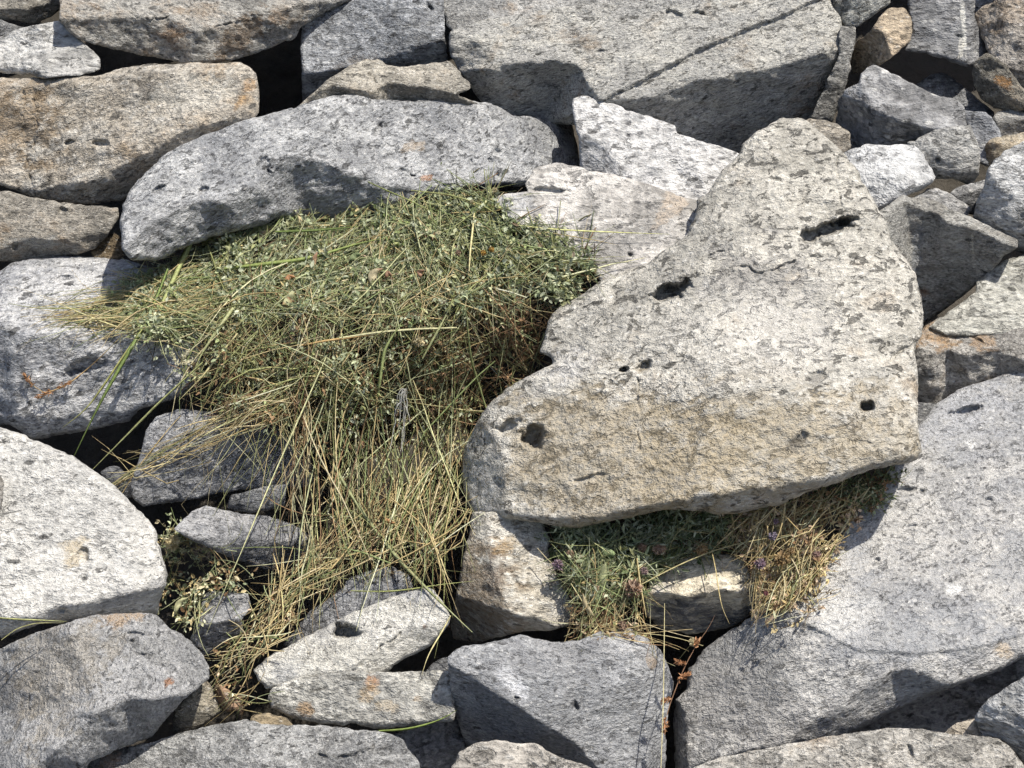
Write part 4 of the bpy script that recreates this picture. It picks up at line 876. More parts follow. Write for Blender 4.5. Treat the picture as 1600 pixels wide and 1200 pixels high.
class Stuff:
    """Collects blades, stems and leaves as one mesh with a colour for each."""
    def __init__(self):
        self.v = []; self.f4 = []; self.f3 = []; self.c = []; self.n = 0
    def add(self, v, c, f4=None, f3=None):
        self.v.append(v); self.c.append(c)
        if f4 is not None and len(f4): self.f4.append(f4 + self.n)
        if f3 is not None and len(f3): self.f3.append(f3 + self.n)
        self.n += len(v)
    def strands(self, path, width, cols, thick=0.45, taper=(0.7, 0.15)):
        """path (n,k,3) in metres; width (n,) in metres: a keeled blade of three long faces."""
        n, k, _ = path.shape
        t = np.gradient(path, axis=1)
        t /= np.linalg.norm(t, axis=2)[..., None] + 1e-12
        roll = rng.uniform(0, 2 * math.pi, (n, 1)) + np.linspace(0, 1, k)[None] * rng.uniform(-1.2, 1.2, (n, 1))
        ref = -FWD[None, None] + 0 * t
        s = np.cross(t, ref); s /= np.linalg.norm(s, axis=2)[..., None] + 1e-9
        u = np.cross(s, t)
        roll = roll * (0.12 if thick < 0.14 else 0.3) if thick < 0.4 else roll
        S = s * np.cos(roll)[..., None] + u * np.sin(roll)[..., None]
        U = -s * np.sin(roll)[..., None] + u * np.cos(roll)[..., None]
        p = np.linspace(0, 1, k)
        prof = np.minimum(1.0, taper[0] + (1 - taper[0]) * p / 0.25) * np.minimum(1.0, taper[1] + (1 - taper[1]) * (1 - p) / 0.45)
        w = 0.5 * width[:, None] * prof[None]
        a = path + S * w[..., None]; b = path - S * w[..., None]
        c = path + U * (w * thick * 2)[..., None]
        v = np.stack([a, b, c], 2).reshape(n, k * 3, 3)
        base = np.arange(k - 1)[:, None] * 3
        q = []
        for (i, j) in ((0, 1), (1, 2), (2, 0)):
            q.append(np.concatenate([base + i, base + j, base + j + 3, base + i + 3], 1))
        q = np.concatenate(q)
        F = (q[None] + (np.arange(n) * k * 3)[:, None, None]).reshape(-1, 4)
        grad = 1.0 + 0.25 * np.sin(np.linspace(0, 3.1, k))[None] * rng.uniform(-1, 1, (n, 1))
        C = (cols[:, None, None, :] * grad[:, :, None, None]) * np.ones((1, 1, 3, 1))
        self.add(v.reshape(-1, 3), np.clip(C, 0, 0.8).reshape(-1, 3), f4=F)
    def leaves(self, pos, dirv, nrm, length, width, cols, curl=0.35):
        """Small folded leaves of six faces; all arguments per leaf."""
        n = len(pos)
        d = dirv / (np.linalg.norm(dirv, axis=1)[:, None] + 1e-9)
        s = np.cross(d, nrm); s /= np.linalg.norm(s, axis=1)[:, None] + 1e-9
        u = np.cross(s, d)
        L = length[:, None]; W = width[:, None]
        cu = rng.uniform(-curl, curl, (n, 1)) * L
        fo = rng.uniform(0.1, 0.5, (n, 1)) * W
        m1 = pos + d * L * 0.33 + u * cu * 0.25; m2 = pos + d * L * 0.70 + u * cu * 0.6; tip = pos + d * L + u * cu
        l1 = m1 + s * W * 0.46 + u * fo; r1 = m1 - s * W * 0.46 + u * fo
        l2 = m2 + s * W * 0.36 + u * fo * 0.8; r2 = m2 - s * W * 0.36 + u * fo * 0.8
        v = np.stack([pos, m1, m2, tip, l1, r1, l2, r2], 1).reshape(-1, 3)
        f3 = np.array([(0, 1, 4), (0, 5, 1), (2, 3, 6), (2, 7, 3)])
        f4 = np.array([(1, 2, 6, 4), (1, 5, 7, 2)])
        o = (np.arange(n) * 8)[:, None, None]
        C = np.repeat(cols, 8, 0)
        self.add(v, np.clip(C, 0, 0.8), f4=(f4[None] + o).reshape(-1, 4), f3=(f3[None] + o).reshape(-1, 3))
    def build(self, name, mat, parent=None):
        v = np.concatenate(self.v); c = np.concatenate(self.c)
        f4 = np.concatenate(self.f4) if self.f4 else np.zeros((0, 4), int)
        f3 = np.concatenate(self.f3) if self.f3 else np.zeros((0, 3), int)
        org = v.mean(0); 
        me = bpy.data.meshes.new(name)
        me.vertices.add(len(v)); me.vertices.foreach_set('co', (v - org).astype(np.float32).ravel())
        nl = f4.size + f3.size
        me.loops.add(nl)
        me.loops.foreach_set('vertex_index', np.concatenate([f4.ravel(), f3.ravel()]).astype(np.int32))
        npoly = len(f4) + len(f3)
        me.polygons.add(npoly)
        st = np.concatenate([np.arange(len(f4)) * 4, f4.size + np.arange(len(f3)) * 3]).astype(np.int32)
        me.polygons.foreach_set('loop_start', st)
        me.update(calc_edges=True); me.validate()
        at = me.color_attributes.new('tint', 'FLOAT_COLOR', 'POINT')
        at.data.foreach_set('color', np.concatenate([c, np.ones((len(c), 1))], 1).astype(np.float32).ravel())
        me.materials.append(mat)
        o = bpy.data.objects.new(name, me)
        COL.objects.link(o)
        if parent is not None:
            o.parent = parent
            o.location = Vector(tuple(org)) - parent.location
        else:
            o.location = tuple(org)
        return o

def sample_poly(poly, n, clump=1.7, cw=45.0):
    poly = np.array(poly, float)
    out = []
    x0, y0 = poly.min(0); x1, y1 = poly.max(0)
    got = 0
    tries = 0
    while got < n and tries < 60:
        tries += 1
        x = rng.uniform(x0, x1, n * 2); y = rng.uniform(y0, y1, n * 2)
        m = inside(x, y, poly)
        dens = 0.5 + clump * fbm(np.stack([x / cw, y / 45.0, np.full(x.shape, 4.2)], 1), 2)
        m &= rng.random(len(x)) < np.clip(dens, 0.05, 1)
        out.append(np.stack([x[m], y[m]], 1)); got += m.sum()
    return np.concatenate(out)[:n]

def strand_paths(xy, ang, length, zf, off, bend=0.5, wobble=4.0, k=8, sag=0.0):
    """Paths lying on the heap: middle points xy, direction in degrees (0 right, 90 up), lengths in mm."""
    n = len(xy)
    t = np.linspace(-0.5, 0.5, k)
    th = np.radians(ang)[:, None] + rng.normal(0, bend, (n, 1)) * t[None] + rng.normal(0, 0.06, (n, k)).cumsum(1)
    kk = (rng.random((n, 1)) < 0.28) & (np.arange(k)[None] >= rng.integers(1, k, (n, 1)))
    th = th + kk * rng.normal(0, 0.75, (n, 1))               # broken stalks
    th = th + (rng.random((n, 1)) < 0.14) * rng.normal(0, 1.4, (n, 1)) * t[None]
    st = length[:, None] / (k - 1)
    dx = np.cos(th) * st; dy = -np.sin(th) * st
    x = np.concatenate([np.zeros((n, 1)), dx[:, :-1].cumsum(1)], 1); y = np.concatenate([np.zeros((n, 1)), dy[:, :-1].cumsum(1)], 1)
    x = x - x.mean(1)[:, None] + xy[:, :1]; y = y - y.mean(1)[:, None] + xy[:, 1:]
    z = zf(x, y)
    zm = z.mean(1)[:, None]
    sl = ((z * (t - 0)[None]).sum(1) / (t * t).sum())[:, None]
    lin = zm + sl * t[None]
    z = np.minimum(0.45 * z + 0.55 * lin, z + 8)             # stiff stems bridge the hollows
    z = z + fbm(np.stack([xy[:, 0] / 55.0, xy[:, 1] / 55.0, np.full(n, 8.8)], 1), 2)[:, None] * 55.0
    z = z + off[:, None] + rng.normal(0, wobble, (n, k)).cumsum(1) * 0.35 + rng.normal(0, 14, (n, 1)) * t[None]
    z = on_rocks(x, y, z, rng.uniform(2, 9, (n, 1)))
    for _ in range(1):
        z[:, 1:-1] = np.minimum(z[:, 1:-1], 0.5 * (z[:, :-2] + z[:, 2:]) + 6)
    return x, y, z

HAY_MAT = plant_material('dry_grass', 0.35)
LEAF_MAT = plant_material('small_leaves', 0.30, 0.6)

def spread(S, poly, n, ang, sd, length, zf, depth, cols, width=(1.2, 2.6), bend=0.5, thick=0.5, k=8, taper=(0.7, 0.2), loose=0.04, clump=1.7, cw=45.0):
    xy = sample_poly(poly, n, clump, cw)
    n = len(xy)
    if callable(ang):
        a = ang(xy) + rng.normal(0, sd, n)
    else:
        a = ang + rng.normal(0, sd, n)
    L = rng.uniform(*length, n)
    off = rng.uniform(*depth, n)
    x, y, z = strand_paths(xy, a, L, zf, off, bend, k=k)
    w = rng.uniform(*width, n) / 1000.0
    keep = (bare(x, y).sum(1) < 2) | (rng.random(n) < loose)
    S.strands(P3(x, y, z)[keep], w[keep], pick(cols, n)[keep], thick, taper)

def litter(S, poly, n, zf, depth, cols, length=(4, 11), ratio=(0.35, 0.6), flat=0.9):
    xy = sample_poly(poly, n)
    z = zf(xy[:, 0], xy[:, 1]) + rng.uniform(*depth, n)
    xy = xy[~bare(xy[:, 0], xy[:, 1])]
    n = len(xy)
    z = zf(xy[:, 0], xy[:, 1]) + rng.uniform(*depth, n)
    z = on_rocks(xy[:, 0], xy[:, 1], z, 4.0)
    p = P3(xy[:, 0], xy[:, 1], z)
    d = rng.normal(size=(n, 3)) + np.array([0, -0.2, -0.1])
    p = p + FWD[None] * (fbm(np.stack([xy[:, 0] / 55.0, xy[:, 1] / 55.0, np.full(n, 8.8)], 1), 2)[:, None] * 0.055)
    nr = rng.normal(size=(n, 3)) * flat + np.array([0.1, -0.7, 0.7])
    L = rng.uniform(*length, n) / 1000.0
    S.leaves(p, d, nr, L, L * rng.uniform(*ratio, n), pick(cols, n))

def sprigs(ST, SL, poly, n, ang, sd, length, zf, depth, stemcol, leafcol, leaf=(5, 10), per=(8, 14), ratio=(0.4, 0.65), width=(1.0, 1.6)):
    """Leafy stalks: a thin stem with leaves set along it."""
    xy = sample_poly(poly, n)
    a = (ang(xy) if callable(ang) else ang) + rng.normal(0, sd, n)
    L = rng.uniform(*length, n)
    x, y, z = strand_paths(xy, a, L, zf, rng.uniform(*depth, n), 0.8, k=8)
    path = P3(x, y, z)
    ST.strands(path, rng.uniform(*width, n) / 1000.0, pick(stemcol, n), 0.5)
    lc = pick(leafcol, n)
    for j in range(int(per[1])):
        m = rng.random(n) < (per[0] + per[1]) * 0.5 / per[1]
        t = rng.uniform(0.12, 1.0, n) * 6.99
        i = np.floor(t).astype(int); fr = (t - i)[:, None]
        idx = np.arange(n)
        p = path[idx, i] * (1 - fr) + path[idx, np.minimum(i + 1, 7)] * fr
        tg = path[idx, np.minimum(i + 1, 7)] - path[idx, i]
        tg /= np.linalg.norm(tg, axis=1)[:, None] + 1e-9
        d = tg * 0.5 + rng.normal(size=(n, 3)) * 0.7
        nr = rng.normal(size=(n, 3)) * 0.8 + np.array([0.1, -0.7, 0.7])
        LL = rng.uniform(*leaf, n) / 1000.0
        SL.leaves(p[m], d[m], nr[m], LL[m], (LL * rng.uniform(*ratio, n))[m], (lc * rng.uniform(0.8, 1.25, (n, 1)))[m])

# --- main heap
TOPZ = [(240, 430), (310, 385), (430, 348), (520, 336), (610, 312), (700, 302), (770, 298), (810, 345), (880, 375), (935, 425), (880, 470), (700, 470), (500, 480), (330, 500), (240, 510), (200, 480)]
BELLY = [(250, 500), (330, 440), (500, 420), (700, 420), (880, 440), (858, 500), (848, 560), (790, 610), (740, 660), (600, 650), (420, 650), (330, 640), (300, 590), (260, 540)]
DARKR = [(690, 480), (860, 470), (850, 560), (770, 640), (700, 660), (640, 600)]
HANG = [(400, 600), (500, 560), (700, 570), (750, 650), (728, 720), (725, 840), (640, 880), (500, 900), (430, 800), (400, 680)]
LOWER = [(480, 780), (600, 760), (720, 760), (725, 900), (690, 950), (610, 915), (520, 930), (430, 1010), (370, 1060), (350, 1010), (400, 930)]
TAIL = [(420, 930), (470, 960), (400, 1040), (410, 1090), (370, 1120), (335, 1100), (335, 1020), (380, 960)]
TAILL = [(70, 488), (160, 455), (270, 410), (340, 430), (330, 500), (250, 522), (130, 512)]
LEFTG = [(255, 830), (290, 800), (400, 800), (430, 880), (400, 930), (330, 960), (290, 980), (255, 950)]
BAND = [(400, 635), (420, 660), (360, 680), (240, 730), (190, 755), (205, 735), (300, 660)]

hay = bpy.data.objects.new('hay_pile', None)
COL.objects.link(hay)
hay.location = tuple(P3(np.array(560.), np.array(700.), np.array(-40.)))
tag(hay, 'big tangled pile of green and straw-coloured hay spilling down between the boulders', 'hay pile')
S = Stuff(); D = Stuff()

def top_ang(xy):
    # the stems fan out from the crown of the heap
    dx = xy[:, 0] - 620; dy = 250 - xy[:, 1]
    a = np.degrees(np.arctan2(dy, dx))
    return np.where(xy[:, 0] > 640, a * 0.45 + 5 - 20, 180 + (a + 180) * 0.35 + 12)
def hang_ang(xy):
    return 265 + (xy[:, 0] - 560) * 0.03

BELLYL = [(250, 500), (330, 440), (500, 420), (700, 420), (800, 440), (740, 500), (700, 570), (690, 640), (600, 650), (420, 650), (330, 640), (300, 590), (260, 540)]
CURT = [(420, 600), (560, 570), (700, 600), (735, 660), (728, 720), (725, 840), (690, 880), (560, 880), (480, 860), (440, 760)]
DIAG = [(560, 790), (640, 760), (715, 770), (715, 850), (670, 880), (600, 865), (530, 880), (470, 930), (420, 975), (400, 950), (470, 870)]
# deep filling, coloured dark to stand in for shade inside the heap
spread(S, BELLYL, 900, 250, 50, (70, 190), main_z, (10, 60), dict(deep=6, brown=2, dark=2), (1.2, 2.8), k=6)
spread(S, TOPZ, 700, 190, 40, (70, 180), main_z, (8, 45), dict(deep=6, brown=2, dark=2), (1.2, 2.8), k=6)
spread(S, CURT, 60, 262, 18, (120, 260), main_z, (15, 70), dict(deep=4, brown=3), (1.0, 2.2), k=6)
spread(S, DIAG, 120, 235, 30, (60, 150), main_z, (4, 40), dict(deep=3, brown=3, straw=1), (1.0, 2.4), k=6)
# top of the heap: matted small leaves with stalks between
spread(S, TOPZ, 760, top_ang, 36, (50, 200), main_z, (-18, 6), dict(olive=3.5, green=4, straw=1.2, sage=3), (0.9, 2.0))
spread(S, TOPZ, 170, top_ang, 26, (80, 210), main_z, (-20, -4), dict(green=3, olive=3, straw=1.5), (1.6, 3.4), thick=0.15)
sprigs(S, D, TOPZ, 900, top_ang, 60, (35, 95), main_z, (-18, 8), dict(olive=2, sage=2, straw=1), dict(sage=7, green=1, olive=1), leaf=(5, 12))
litter(D, TOPZ, 3000, main_z, (-16, 10), dict(sage=7, green=1.5, olive=1, straw=1), (6, 14), (0.4, 0.7))
litter(D, TOPZ, 420, main_z, (-16, 4), dict(brown=2, straw=3, pink=2), (5, 13))
# belly
spread(S, BELLYL, 560, 245, 46, (50, 200), main_z, (-20, 10), dict(olive=4, straw=4, green=1.5, brown=1), (1.0, 2.1))
spread(S, BELLYL, 150, 235, 38, (80, 230), main_z, (-26, -6), dict(green=2, olive=3, straw=3), (1.5, 3.2), thick=0.15)
sprigs(S, D, BELLYL, 480, 240, 70, (35, 100), main_z, (-18, 12), dict(olive=2, brown=2), dict(sage=5, olive=2, green=1, brown=1.5), leaf=(5, 10))
litter(D, BELLYL, 1300, main_z, (-14, 16), dict(sage=4, olive=2, brown=2.5, straw=1), (5, 11))
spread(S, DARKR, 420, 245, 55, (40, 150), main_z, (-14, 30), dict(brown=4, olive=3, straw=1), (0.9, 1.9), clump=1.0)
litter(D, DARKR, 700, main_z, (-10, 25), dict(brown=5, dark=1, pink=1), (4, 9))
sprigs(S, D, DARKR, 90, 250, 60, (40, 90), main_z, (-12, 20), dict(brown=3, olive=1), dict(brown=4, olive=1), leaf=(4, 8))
# hanging curtain
spread(S, CURT, 150, hang_ang, 15, (120, 320), main_z, (-24, 24), dict(olive=4, straw=4, green=1.5, brown=1), (1.3, 2.8), bend=0.3, clump=3.0, cw=26.0)
spread(S, CURT, 60, hang_ang, 24, (150, 330), main_z, (-32, -6), dict(green=2, olive=3, straw=2), (1.6, 3.2), bend=0.3, thick=0.15)
sprigs(S, D, [(400, 580), (740, 580), (720, 760), (640, 740), (420, 660)], 150, hang_ang, 40, (50, 110), main_z, (-18, 10), dict(olive=2, brown=2), dict(sage=3, olive=2, brown=2), leaf=(4, 9))
# straw on the lower slope
spread(S, DIAG, 165, 236, 30, (60, 200), main_z, (-18, 8), dict(straw=6, olive=2.5, green=1.2, brown=0.8), (1.2, 2.7), bend=0.4)
spread(S, DIAG, 55, 262, 32, (100, 220), main_z, (-28, -6), dict(straw=2, olive=2, green=2), (1.5, 3.0), bend=0.3, thick=0.2)
litter(D, DIAG, 500, main_z, (-8, 14), dict(brown=3, straw=2, olive=1, pink=1), (4, 10))
spread(S, TAIL, 85, 225, 36, (40, 120), main_z, (-16, 12), dict(straw=6, olive=2, brown=2, green=1), (1.1, 2.4), bend=0.6)
litter(D, TAIL, 260, main_z, (-6, 12), dict(brown=3, straw=2, pink=1), (4, 10))
# sheaf pointing to the left
spread(S, TAILL, 240, 188, 14, (80, 240), main_z, (-14, 4), dict(olive=3, straw=5, green=1.5), (0.9, 2.0), bend=0.25)
spread(S, [(80, 490), (180, 470), (260, 450), (260, 505), (130, 508)], 60, 184, 11, (70, 180), main_z, (-10, 2), dict(straw=4, olive=3), (1.0, 2.2), bend=0.25)
sprigs(S, D, [(180, 450), (300, 420), (330, 500), (260, 530), (230, 515)], 260, 200, 40, (35, 85), main_z, (-10, 4), dict(olive=2), dict(sage=5, green=2, dark=1), leaf=(5, 10))
litter(D, [(150, 470), (280, 420), (330, 500), (250, 525), (140, 508)], 500, main_z, (-8, 4), dict(sage=3, straw=3, olive=2, pink=1), (4, 9))
# loose tangle on the left below
spread(S, LEFTG, 90, 215, 50, (50, 150), main_z, (-10, 14), dict(olive=3, straw=3, green=3, brown=1), (0.8, 1.7))
sprigs(S, D, [(255, 830), (290, 810), (320, 860), (330, 940), (290, 980), (255, 950)], 50, 200, 60, (35, 80), main_z, (-10, 10), dict(olive=2), dict(sage=3, straw=2, olive=1), leaf=(4, 9))
litter(D, [(255, 880), (320, 880), (400, 890), (380, 925), (310, 925), (290, 980), (255, 950)], 260, main_z, (-6, 14), dict(straw=2, sage=2, brown=2), (4, 11))
spread(S, BAND, 60, 207, 8, (100, 220), main_z, (-16, -4), dict(straw=6, olive=1), (0.9, 2.0), bend=0.2, loose=1)
spread(S, [(330, 620), (420, 630), (430, 665), (350, 665)], 130, 190, 35, (40, 120), main_z, (-12, 10), dict(brown=3, straw=3), (0.8, 1.6))
spread(S, [(290, 650), (440, 650), (440, 800), (320, 790)], 22, 252, 14, (90, 220), main_z, (-22, -8), dict(olive=3, straw=3), (0.8, 1.4), bend=0.3, loose=1)
spread(S, [(430, 660), (480, 670), (480, 840), (440, 830)], 90, 263, 9, (90, 230), main_z, (-26, -4), dict(straw=5, brown=2), (0.8, 1.7), bend=0.25)
tag(S.build('grass_stems', HAY_MAT, hay), kind='stuff')
tag(D.build('leaf_litter', LEAF_MAT, hay), kind='stuff')

# --- the smaller store under the leaning boulder
GREENU = [(862, 830), (900, 818), (1000, 808), (1130, 800), (1150, 850), (1080, 870), (1020, 890), (990, 940), (900, 930), (868, 880)]
SPILL = [(875, 890), (1010, 890), (1020, 960), (1010, 1000), (900, 1005), (890, 960)]
STRAWR = [(1140, 815), (1200, 790), (1300, 770), (1345, 790), (1320, 850), (1295, 890), (1275, 960), (1235, 980), (1190, 965), (1180, 910), (1160, 870)]
KNOT = [(1250, 780), (1330, 755), (1415, 735), (1390, 770), (1330, 800)]
hay2 = bpy.data.objects.new('hay_store', None)
COL.objects.link(hay2)
hay2.location = tuple(P3(np.array(1100.), np.array(880.), np.array(-200.)))
tag(hay2, 'smaller store of green leaves and brown flower hay stuffed under the leaning boulder', 'hay pile')
S = Stuff(); D = Stuff()
def fan(xy):
    return 270 + (xy[:, 0] - 950) * 0.12
spread(S, GREENU, 420, 200, 45, (50, 150), side_z, (0, 50), dict(dark=4, green=2, brown=2), (1.0, 2.4), k=6)
spread(S, GREENU, 300, 205, 40, (50, 150), side_z, (-14, 8), dict(green=1, sage=3, dark=2, olive=3, straw=1), (0.8, 1.8))
sprigs(S, D, GREENU, 240, 150, 80, (40, 100), side_z, (-12, 12), dict(olive=2, sage=2), dict(sage=5, dark=3, olive=1), leaf=(7, 17), ratio=(0.2, 0.38))
litter(D, GREENU, 420, side_z, (-10, 20), dict(sage=3, dark=3, olive=1), (6, 15), (0.25, 0.45))
spread(S, SPILL, 230, fan, 28, (50, 140), side_z, (-14, 20), dict(olive=3, green=1.5, straw=4, brown=2), (0.8, 2.0), bend=0.6)
litter(D, SPILL, 700, side_z, (-10, 16), dict(brown=5, straw=1.5, olive=1, pink=1), (4, 12))
spread(S, [(900, 965), (1040, 975), (1060, 1000), (930, 1005)], 36, 176, 16, (70, 170), side_z, (-14, 2), dict(straw=5, brown=2), (0.8, 1.6), bend=0.4)
spread(S, STRAWR, 420, 235, 55, (30, 100), side_z, (-18, 12), dict(straw=9, brown=2.5, pink=1.5, olive=1), (0.9, 2.0), bend=0.8)
litter(D, STRAWR, 1500, side_z, (-14, 12), dict(brown=2, straw=5, pink=3), (5, 14), (0.25, 0.5))
spread(S, STRAWR, 260, 245, 26, (50, 130), side_z, (-24, -4), dict(straw=8, olive=1), (1.2, 2.6), bend=0.7)
sprigs(S, D, STRAWR, 90, 240, 70, (30, 70), side_z, (-20, 4), dict(brown=2, straw=3), dict(pink=4, brown=2, straw=2), leaf=(5, 10))
spread(S, [(1190, 880), (1300, 860), (1280, 945), (1235, 960), (1205, 945)], 120, 255, 22, (40, 100), side_z, (-20, 0), dict(straw=6, olive=2), (1.0, 2.3), bend=0.5)
spread(S, KNOT, 130, 190, 45, (40, 110), side_z, (-4, 20), dict(dark=3, olive=2, brown=2), (0.8, 1.6))
sprigs(S, D, KNOT, 90, 200, 60, (30, 70), side_z, (-4, 12), dict(olive=2, brown=1), dict(sage=2, dark=3, brown=2), leaf=(4, 9))
litter(D, [(1050, 845), (1150, 835), (1175, 862), (1060, 862)], 120, side_z, (-8, 8), dict(brown=3, pink=2, straw=2), (5, 12))
tag(S.build('grass_stems', HAY_MAT, hay2), kind='stuff')
tag(D.build('leaf_litter', LEAF_MAT, hay2), kind='stuff')

# ------------------------------------------------------------------ single stalks, leaves and flower heads
def top_z(x, y, lift=10.0):
    x = np.asarray(x, float); y = np.asarray(y, float)
    z = np.where((x > 845) & (y > 560), side_z(x, y), main_z(x, y))
    return z - lift

def single(name, label, cat, pts, width, col, flat=True, lift=24.0, group=None, zs=None, col2=None, tip=0.15):
    """One long blade or stem along the given points."""
    pts = np.array(pts, float)
    d = np.concatenate([[0], np.hypot(*np.diff(pts[:, :2], axis=0).T).cumsum()]); d /= d[-1]
    k = 18
    t = np.linspace(0, 1, k)
    def cat_rom(v):
        out = np.interp(t, d, v)
        for _ in range(3):
            out[1:-1] = 0.25 * out[:-2] + 0.5 * out[1:-1] + 0.25 * out[2:]
        return out
    x, y = cat_rom(pts[:, 0]), cat_rom(pts[:, 1])
    if isinstance(zs, str):
        z = np.array(near(np.stack([x, y], 1), 7.0))
        for _ in range(10):
            z[1:-1] = np.minimum(z[1:-1], 0.5 * (z[:-2] + z[2:]) + 0.3)
    elif zs is not None:
        z = np.interp(t, d, zs)
    else:
        z = on_rocks(x, y, top_z(x, y, lift), 6.0)
        for _ in range(6):
            z[1:-1] = np.minimum(z[1:-1], 0.5 * (z[:-2] + z[2:]))
    S = Stuff()
    S.strands(P3(x, y, z)[None], np.array([width / 1000.0]), np.array([col]), 0.12 if flat else 0.5, (0.7, tip))
    if col2 is not None:
        c = S.c[0].reshape(k, 3, 3)
        w = np.clip((t - 0.45) / 0.4, 0, 1)[:, None, None]
        S.c[0] = (c * (1 - w) + np.array(col2) * w).reshape(-1, 3)
    return tag(S.build(name, HAY_MAT), label, cat, group)

def near(pts, gap=8.0, far=-1e3):
    p = np.array(pts, float)
    z = on_rocks(p[:, 0], p[:, 1], np.full(len(p), 1e3), gap)
    i = np.clip((p[:, 1] / 4 + 10).astype(int), 0, 329); j = np.clip((p[:, 0] / 4 + 10).astype(int), 0, 429)
    zr = ZMAP[i, j]
    h = top_z(p[:, 0], p[:, 1], 16.0)
    return np.where(zr < 9e3, np.minimum(zr - gap, h) if far < 0 else zr - gap, h).tolist()
G1 = (0.33, 0.40, 0.13); G2 = (0.42, 0.46, 0.20); Y1 = (0.66, 0.60, 0.33); Y2 = (0.60, 0.50, 0.26); B1 = (0.36, 0.22, 0.11)
GB = 'long grass blades lying across the hay'
def zz(key, pts, gap):
    return [rock_z(key, p[0], p[1]) - gap for p in pts]
single('grass_stalk', 'broad green blade standing up at the left end of the hay pile', 'grass blade', [(307, 360), (280, 417), (262, 455), (250, 482)], 9, G2, lift=30, group=GB, tip=0.8)
single('grass_stalk', 'long dark green blade hanging down over the bright-topped boulder', 'grass blade', [(262, 420), (235, 490), (210, 535), (168, 607), (140, 662), (116, 712)], 6, (0.22, 0.29, 0.09), group=GB, zs=[20, -40, -85, -95, -85, -70])
single('grass_stalk', 'yellowish forked blade lying on the front of the bright-topped boulder', 'grass blade', [(222, 515), (190, 560), (165, 598), (135, 640), (98, 668)], 3.5, (0.46, 0.46, 0.18), group=GB, zs=[-75, -85, -85, -80, -72])
single('grass_stalk', 'pale yellow-green blade slanting down the left flank of the hay', 'grass blade', [(387, 454), (360, 488), (338, 520), (315, 552), (303, 580)], 7, (0.50, 0.52, 0.27), group=GB)
single('grass_stalk', 'very long pale stem running from the hay pile down to the small squarish stone', 'grass stalk', [(510, 556), (486, 610), (462, 663), (430, 735), (402, 800), (378, 860), (346, 930), (322, 992)], 4, (0.62, 0.62, 0.36), False, group=GB, zs=[-100, -120, -140, -165, -195, -225, -250, -275])
single('grass_stalk', 'long green stem stretching from the hay to the dark gap left of the slate-grey rock', 'grass stalk', [(317, 566), (280, 600), (245, 632), (195, 683), (143, 735)], 3.2, (0.45, 0.47, 0.22), False, group=GB, zs=[-110, -115, -115, -115, -110])
single('grass_stalk', 'short pale stem poking left from the hay above the slate-grey rock', 'grass stalk', [(371, 521), (340, 558), (315, 590), (280, 625)], 3.6, Y1, False, group=GB)
single('grass_stalk', 'stem leaning against the long grey boulder at the top of the hay', 'grass stalk', [(575, 284), (605, 298), (635, 311), (690, 338)], 3, G2, False, group=GB, lift=60)
single('grass_stalk', 'thin dark stem end rising at the top of the hay above the yellow flower heads', 'grass stalk', [(755, 298), (748, 318), (740, 343)], 2, (0.2, 0.22, 0.1), False, group=GB, lift=34)
single('grass_stalk', 'straight pale stem standing upright left of the two yellow flower heads', 'grass stalk', [(741, 333), (738, 365), (735, 390), (733, 424)], 4, Y1, group=GB, lift=34, tip=0.6)
single('grass_stalk', 'long pale straw lying across the smooth pinkish slab', 'grass stalk', [(740, 340), (800, 351), (870, 359), (960, 363), (1046, 366)], 2.8, (0.62, 0.62, 0.30), False, group=GB, lift=16)
single('grass_stalk', 'thin tan straw below the long pale straw on the pinkish slab', 'grass stalk', [(850, 362), (900, 370), (930, 375), (965, 383)], 2.0, Y2, False, group=GB, lift=14)
single('grass_stalk', 'dark green stem crossing the black slot at the lower edge of the pinkish slab', 'grass stalk', [(800, 402), (863, 406), (930, 409), (996, 411)], 2.4, (0.20, 0.22, 0.10), False, group=GB, lift=16)
single('grass_stalk', 'pale horizontal straw in the middle of the hay pile', 'grass stalk', [(530, 528), (590, 519), (650, 514), (714, 512)], 4.2, (0.62, 0.60, 0.36), group=GB, lift=30, tip=0.7)
single('grass_stalk', 'long grey-green blade slanting down right to the upright cream stone', 'grass blade', [(520, 725), (555, 785), (590, 835), (625, 878), (667, 920), (710, 962), (738, 988)], 6, (0.44, 0.47, 0.25), group=GB, zs='near')
single('grass_stalk', 'green stem lying level above the right end of the white slab', 'grass stalk', [(548, 923), (600, 925), (642, 921), (690, 913), (741, 908)], 3, (0.40, 0.43, 0.17), False, group=GB, zs='near')
single('grass_stalk', 'curved pale stem hanging off the right end of the white slab', 'grass stalk', [(704, 962), (690, 988), (676, 1010), (666, 1030), (659, 1055)], 2.8, Y1, False, group=GB, zs='near')
single('grass_stalk', 'green stem bridging the dark gap below the pale slab with rusty spots', 'grass stalk', [(592, 1142), (630, 1140), (660, 1134), (690, 1124), (713, 1110)], 3.4, (0.28, 0.36, 0.10), False, group=GB, zs=[-400, -405, -405, -402, -396])
single('grass_stalk', 'straight straw hanging upright before the gap right of the large centre rock', 'grass stalk', [(1038, 943), (1037, 1020), (1036, 1095), (1034, 1160), (1032, 1215)], 2.6, (0.58, 0.53, 0.31), False, group=GB, zs='near', tip=0.5)
single('grass_stalk', 'thin green stem on the left edge above the split grey block', 'grass stalk', [(-20, 964), (30, 968), (60, 969), (104, 971)], 2.6, (0.42, 0.43, 0.2), False, group=GB, zs=[-392, -392, -390, -386])
single('grass_stalk', 'arched yellow stem in the shaded crack above the split grey block', 'grass stalk', [(2, 1000), (25, 982), (55, 973), (100, 973)], 2.2, (0.46, 0.45, 0.22), False, group=GB, zs=[-398, -396, -394, -388])
